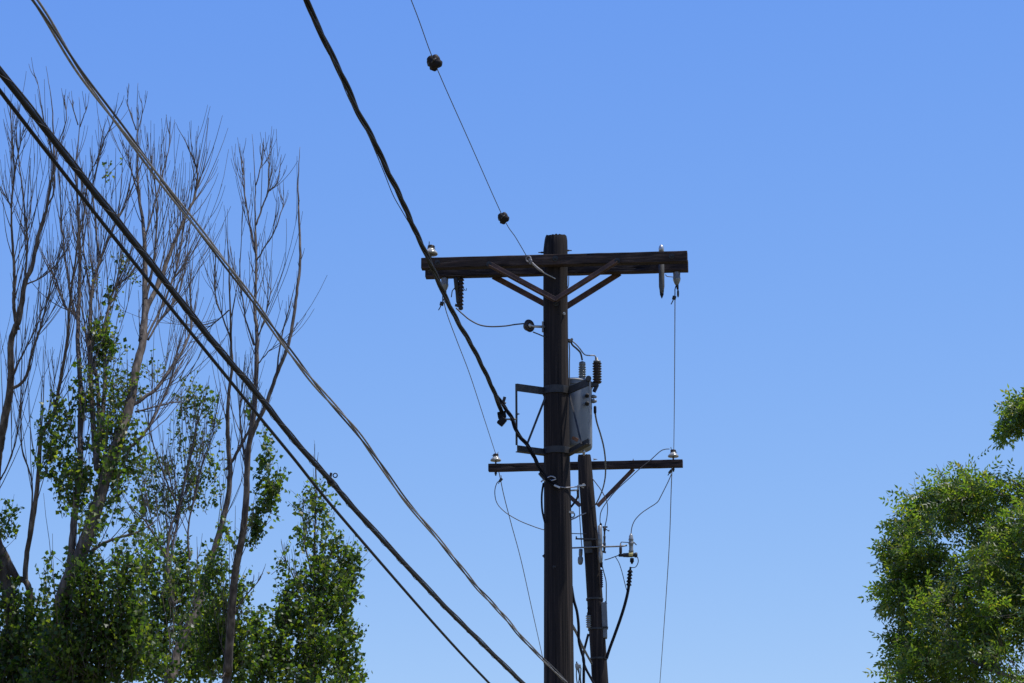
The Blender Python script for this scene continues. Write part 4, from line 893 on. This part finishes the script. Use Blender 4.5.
# -- upright poplar
random.seed(14)
T = Tree('poplar_tree', 38.6, 'upright poplar with two slim bare stems, beside the small leafy one', 228, 4, group=G)
T.limb([(227, 700), (228, 670), (230, 632), (235, 574), (242, 537), (246, 500), (248, 454), (255, 400), (257, 342), (255, 310), (256, 275), (256, 250), (255, 215), (255, 180), (252, 134)], 11, 1.5, 30, tl=(0.3, 0.75), part='trunk', to_ground=True)
T.limb([(250, 440), (256, 425), (265, 407), (275, 379), (284, 357), (290, 338), (296, 300), (300, 262), (299, 215), (298, 185), (300, 147)], 5, 1.6, 8, tl=(0.1, 0.25))
T.limb([(276, 377), (282, 335), (290, 305), (296, 282)], 2.2, 1.2, 3, tl=(0.1, 0.25))
T.limb([(255, 250), (249, 220), (245, 195), (243, 160), (243, 148)], 2.4, 1, 9, tl=(0.3, 0.7))
T.limb([(256, 225), (263, 205), (268, 190), (269, 160), (270, 143)], 2.4, 1.0, 8, tl=(0.3, 0.7))
T.limb([(257, 260), (266, 245), (275, 230), (283, 205), (283, 190)], 2.0, 1, 7, tl=(0.3, 0.6))
T.limb([(256, 185), (261, 165), (263, 142)], 1.7, 0.9, 3, tl=(0.2, 0.4))
T.limb([(268, 192), (277, 182), (281, 160)], 1.6, 0.9, 3, tl=(0.2, 0.4))
T.limb([(254, 345), (246, 320), (242, 295), (236, 275), (234, 255)], 2.2, 1, 7)
T.limb([(257, 365), (268, 352), (276, 345)], 1.8, 1, 3); T.limb([(257, 340), (264, 320), (270, 295), (272, 270)], 1.9, 1, 5)
T.limb([(246, 505), (247, 470), (242, 440), (240, 410), (243, 380), (246, 350)], 3.2, 1.2, 9)
T.limb([(231, 622), (238, 608), (247, 594), (257, 583), (263, 573)], 2.0, 1, 4, tl=(0.15, 0.4))
T.Y += 0.45
for b in ((267, 452, 7, 20, 110), (264, 470, 7, 14, 80), (275, 489, 10, 14, 210), (268, 502, 9, 14, 180), (258, 522, 9, 16, 190), (252, 536, 7, 10, 80), (216, 580, 16, 32, 420), (230, 625, 16, 32, 560), (238, 655, 18, 30, 700), (214, 640, 22, 34, 800), (238, 590, 9, 22, 150), (225, 545, 10, 20, 110), (250, 420, 8, 20, 40)): T.blob(*b)
T.blob(235, 760, 50, 60, 1400); T.finish()

# -- small leafy tree right of the group
random.seed(15)
T = Tree('poplar_tree', 41.0, 'small fully leafy poplar with a tapering green top, right of the bare ones', 312, 5, group=G)
T.limb([(312, 700), (312, 640), (314, 590), (315, 530), (316, 490), (315, 460), (314, 440)], 8, 1.0, 16, tl=(0.2, 0.5), part='trunk', to_ground=True)
T.limb([(313, 580), (306, 550), (303, 520), (304, 495)], 2.4, 1, 6, tl=(0.2, 0.5))
T.limb([(313, 600), (330, 570), (345, 555)], 3, 1.2, 5, tl=(0.2, 0.5))
T.limb([(313, 620), (295, 580), (284, 560), (277, 557)], 2.6, 1, 5, tl=(0.2, 0.4))
for b in ((316, 492, 12, 12, 110), (310, 515, 14, 16, 120), (328, 510, 12, 18, 90), (300, 500, 5, 10, 35), (297, 540, 12, 16, 80), (281, 558, 9, 8, 60), (318, 545, 18, 18, 210), (336, 550, 12, 14, 120), (349, 562, 13, 14, 330), (343, 582, 16, 18, 420), (318, 580, 22, 20, 560), (290, 592, 11, 14, 240), (332, 605, 22, 20, 650), (305, 618, 26, 20, 800), (284, 618, 14, 14, 330), (272, 645, 18, 20, 560), (345, 640, 14, 28, 600), (310, 655, 36, 26, 1500), (264, 668, 16, 22, 550), (350, 672, 16, 18, 400), (255, 630, 9, 18, 220), (300, 690, 60, 20, 1200)): T.blob(*b)
T.blob(310, 770, 60, 65, 1900); T.finish()

# -- big green tree at the right edge
random.seed(21)
T = Tree('ash_tree', 28.0, 'full green tree with feathery drooping leaves at the right edge', 1075, 6, leafm='leaf_ash'); T.slope = -0.0085
T.limb([(1075, 760), (1070, 700), (1060, 640), (1045, 590), (1030, 545), (1020, 500)], 26, 5, 0, part='trunk', to_ground=True)
T.limb([(1060, 640), (1020, 620), (980, 605), (945, 592), (915, 575)], 10, 2, 8, tl=(0.2, 0.4))
T.limb([(1045, 590), (1010, 560), (975, 530), (958, 505)], 8, 2, 8, tl=(0.15, 0.35))
T.limb([(1065, 680), (1020, 680), (970, 660), (925, 645)], 8, 2, 8, tl=(0.15, 0.35))
T.limb([(1070, 620), (1085, 540), (1085, 470), (1062, 430), (1036, 414), (1010, 412)], 12, 1.4, 0)
T.limb([(1080, 640), (1120, 580), (1140, 500)], 12, 3, 0)
SP_ = ((1000, 595, 70, 62, 330), (962, 545, 52, 46, 210), (922, 558, 28, 32, 110), (910, 550, 14, 18, 24), (904, 592, 16, 18, 20), (908, 632, 16, 16, 20), (908, 655, 20, 14, 24), (955, 622, 38, 42, 170), (1005, 655, 60, 46, 260), (950, 672, 42, 28, 130),
       (952, 498, 24, 18, 42), (938, 510, 20, 16, 36), (990, 505, 34, 24, 90), (1020, 510, 30, 26, 90), (1035, 560, 52, 52, 240), (912, 524, 12, 12, 16), (1012, 486, 10, 7, 10), (975, 486, 12, 7, 10), (920, 690, 26, 20, 45),
       (1090, 560, 30, 30, 40))
for b in SP_: T.sprays(*b[:4], b[4] * (0.50 if b[4] > 60 else 0.8))
for b in ((1018, 416, 8, 6, 10), (1008, 408, 5, 4, 8), (1003, 420, 4, 6, 8), (1014, 430, 4, 4, 6), (1024, 402, 4, 4, 8), (1042, 412, 14, 14, 32), (1034, 394, 6, 5, 8),
          (888, 560, 5, 6, 8), (890, 600, 5, 6, 8), (893, 575, 6, 8, 8), (895, 540, 6, 6, 8), (890, 640, 6, 6, 8), (897, 655, 6, 6, 8), (908, 668, 6, 6, 8), (901, 618, 6, 6, 8), (908, 508, 5, 5, 8), (928, 497, 5, 5, 8), (950, 483, 5, 5, 8), (968, 479, 5, 5, 8), (903, 525, 6, 6, 8),
          (924, 575, 16, 16, 32), (932, 602, 14, 12, 24), (928, 640, 14, 10, 16)):
    T.sprays(*b, L=(0.07, 0.15), droop=0.7, up=0.05)
for b in ((1100, 480, 70, 80, 260), (1110, 600, 90, 90, 380), (1040, 720, 100, 50, 380), (1130, 700, 80, 70, 260), (1090, 425, 26, 30, 50)): T.sprays(*b[:4], b[4] * 0.3)
T.finish()
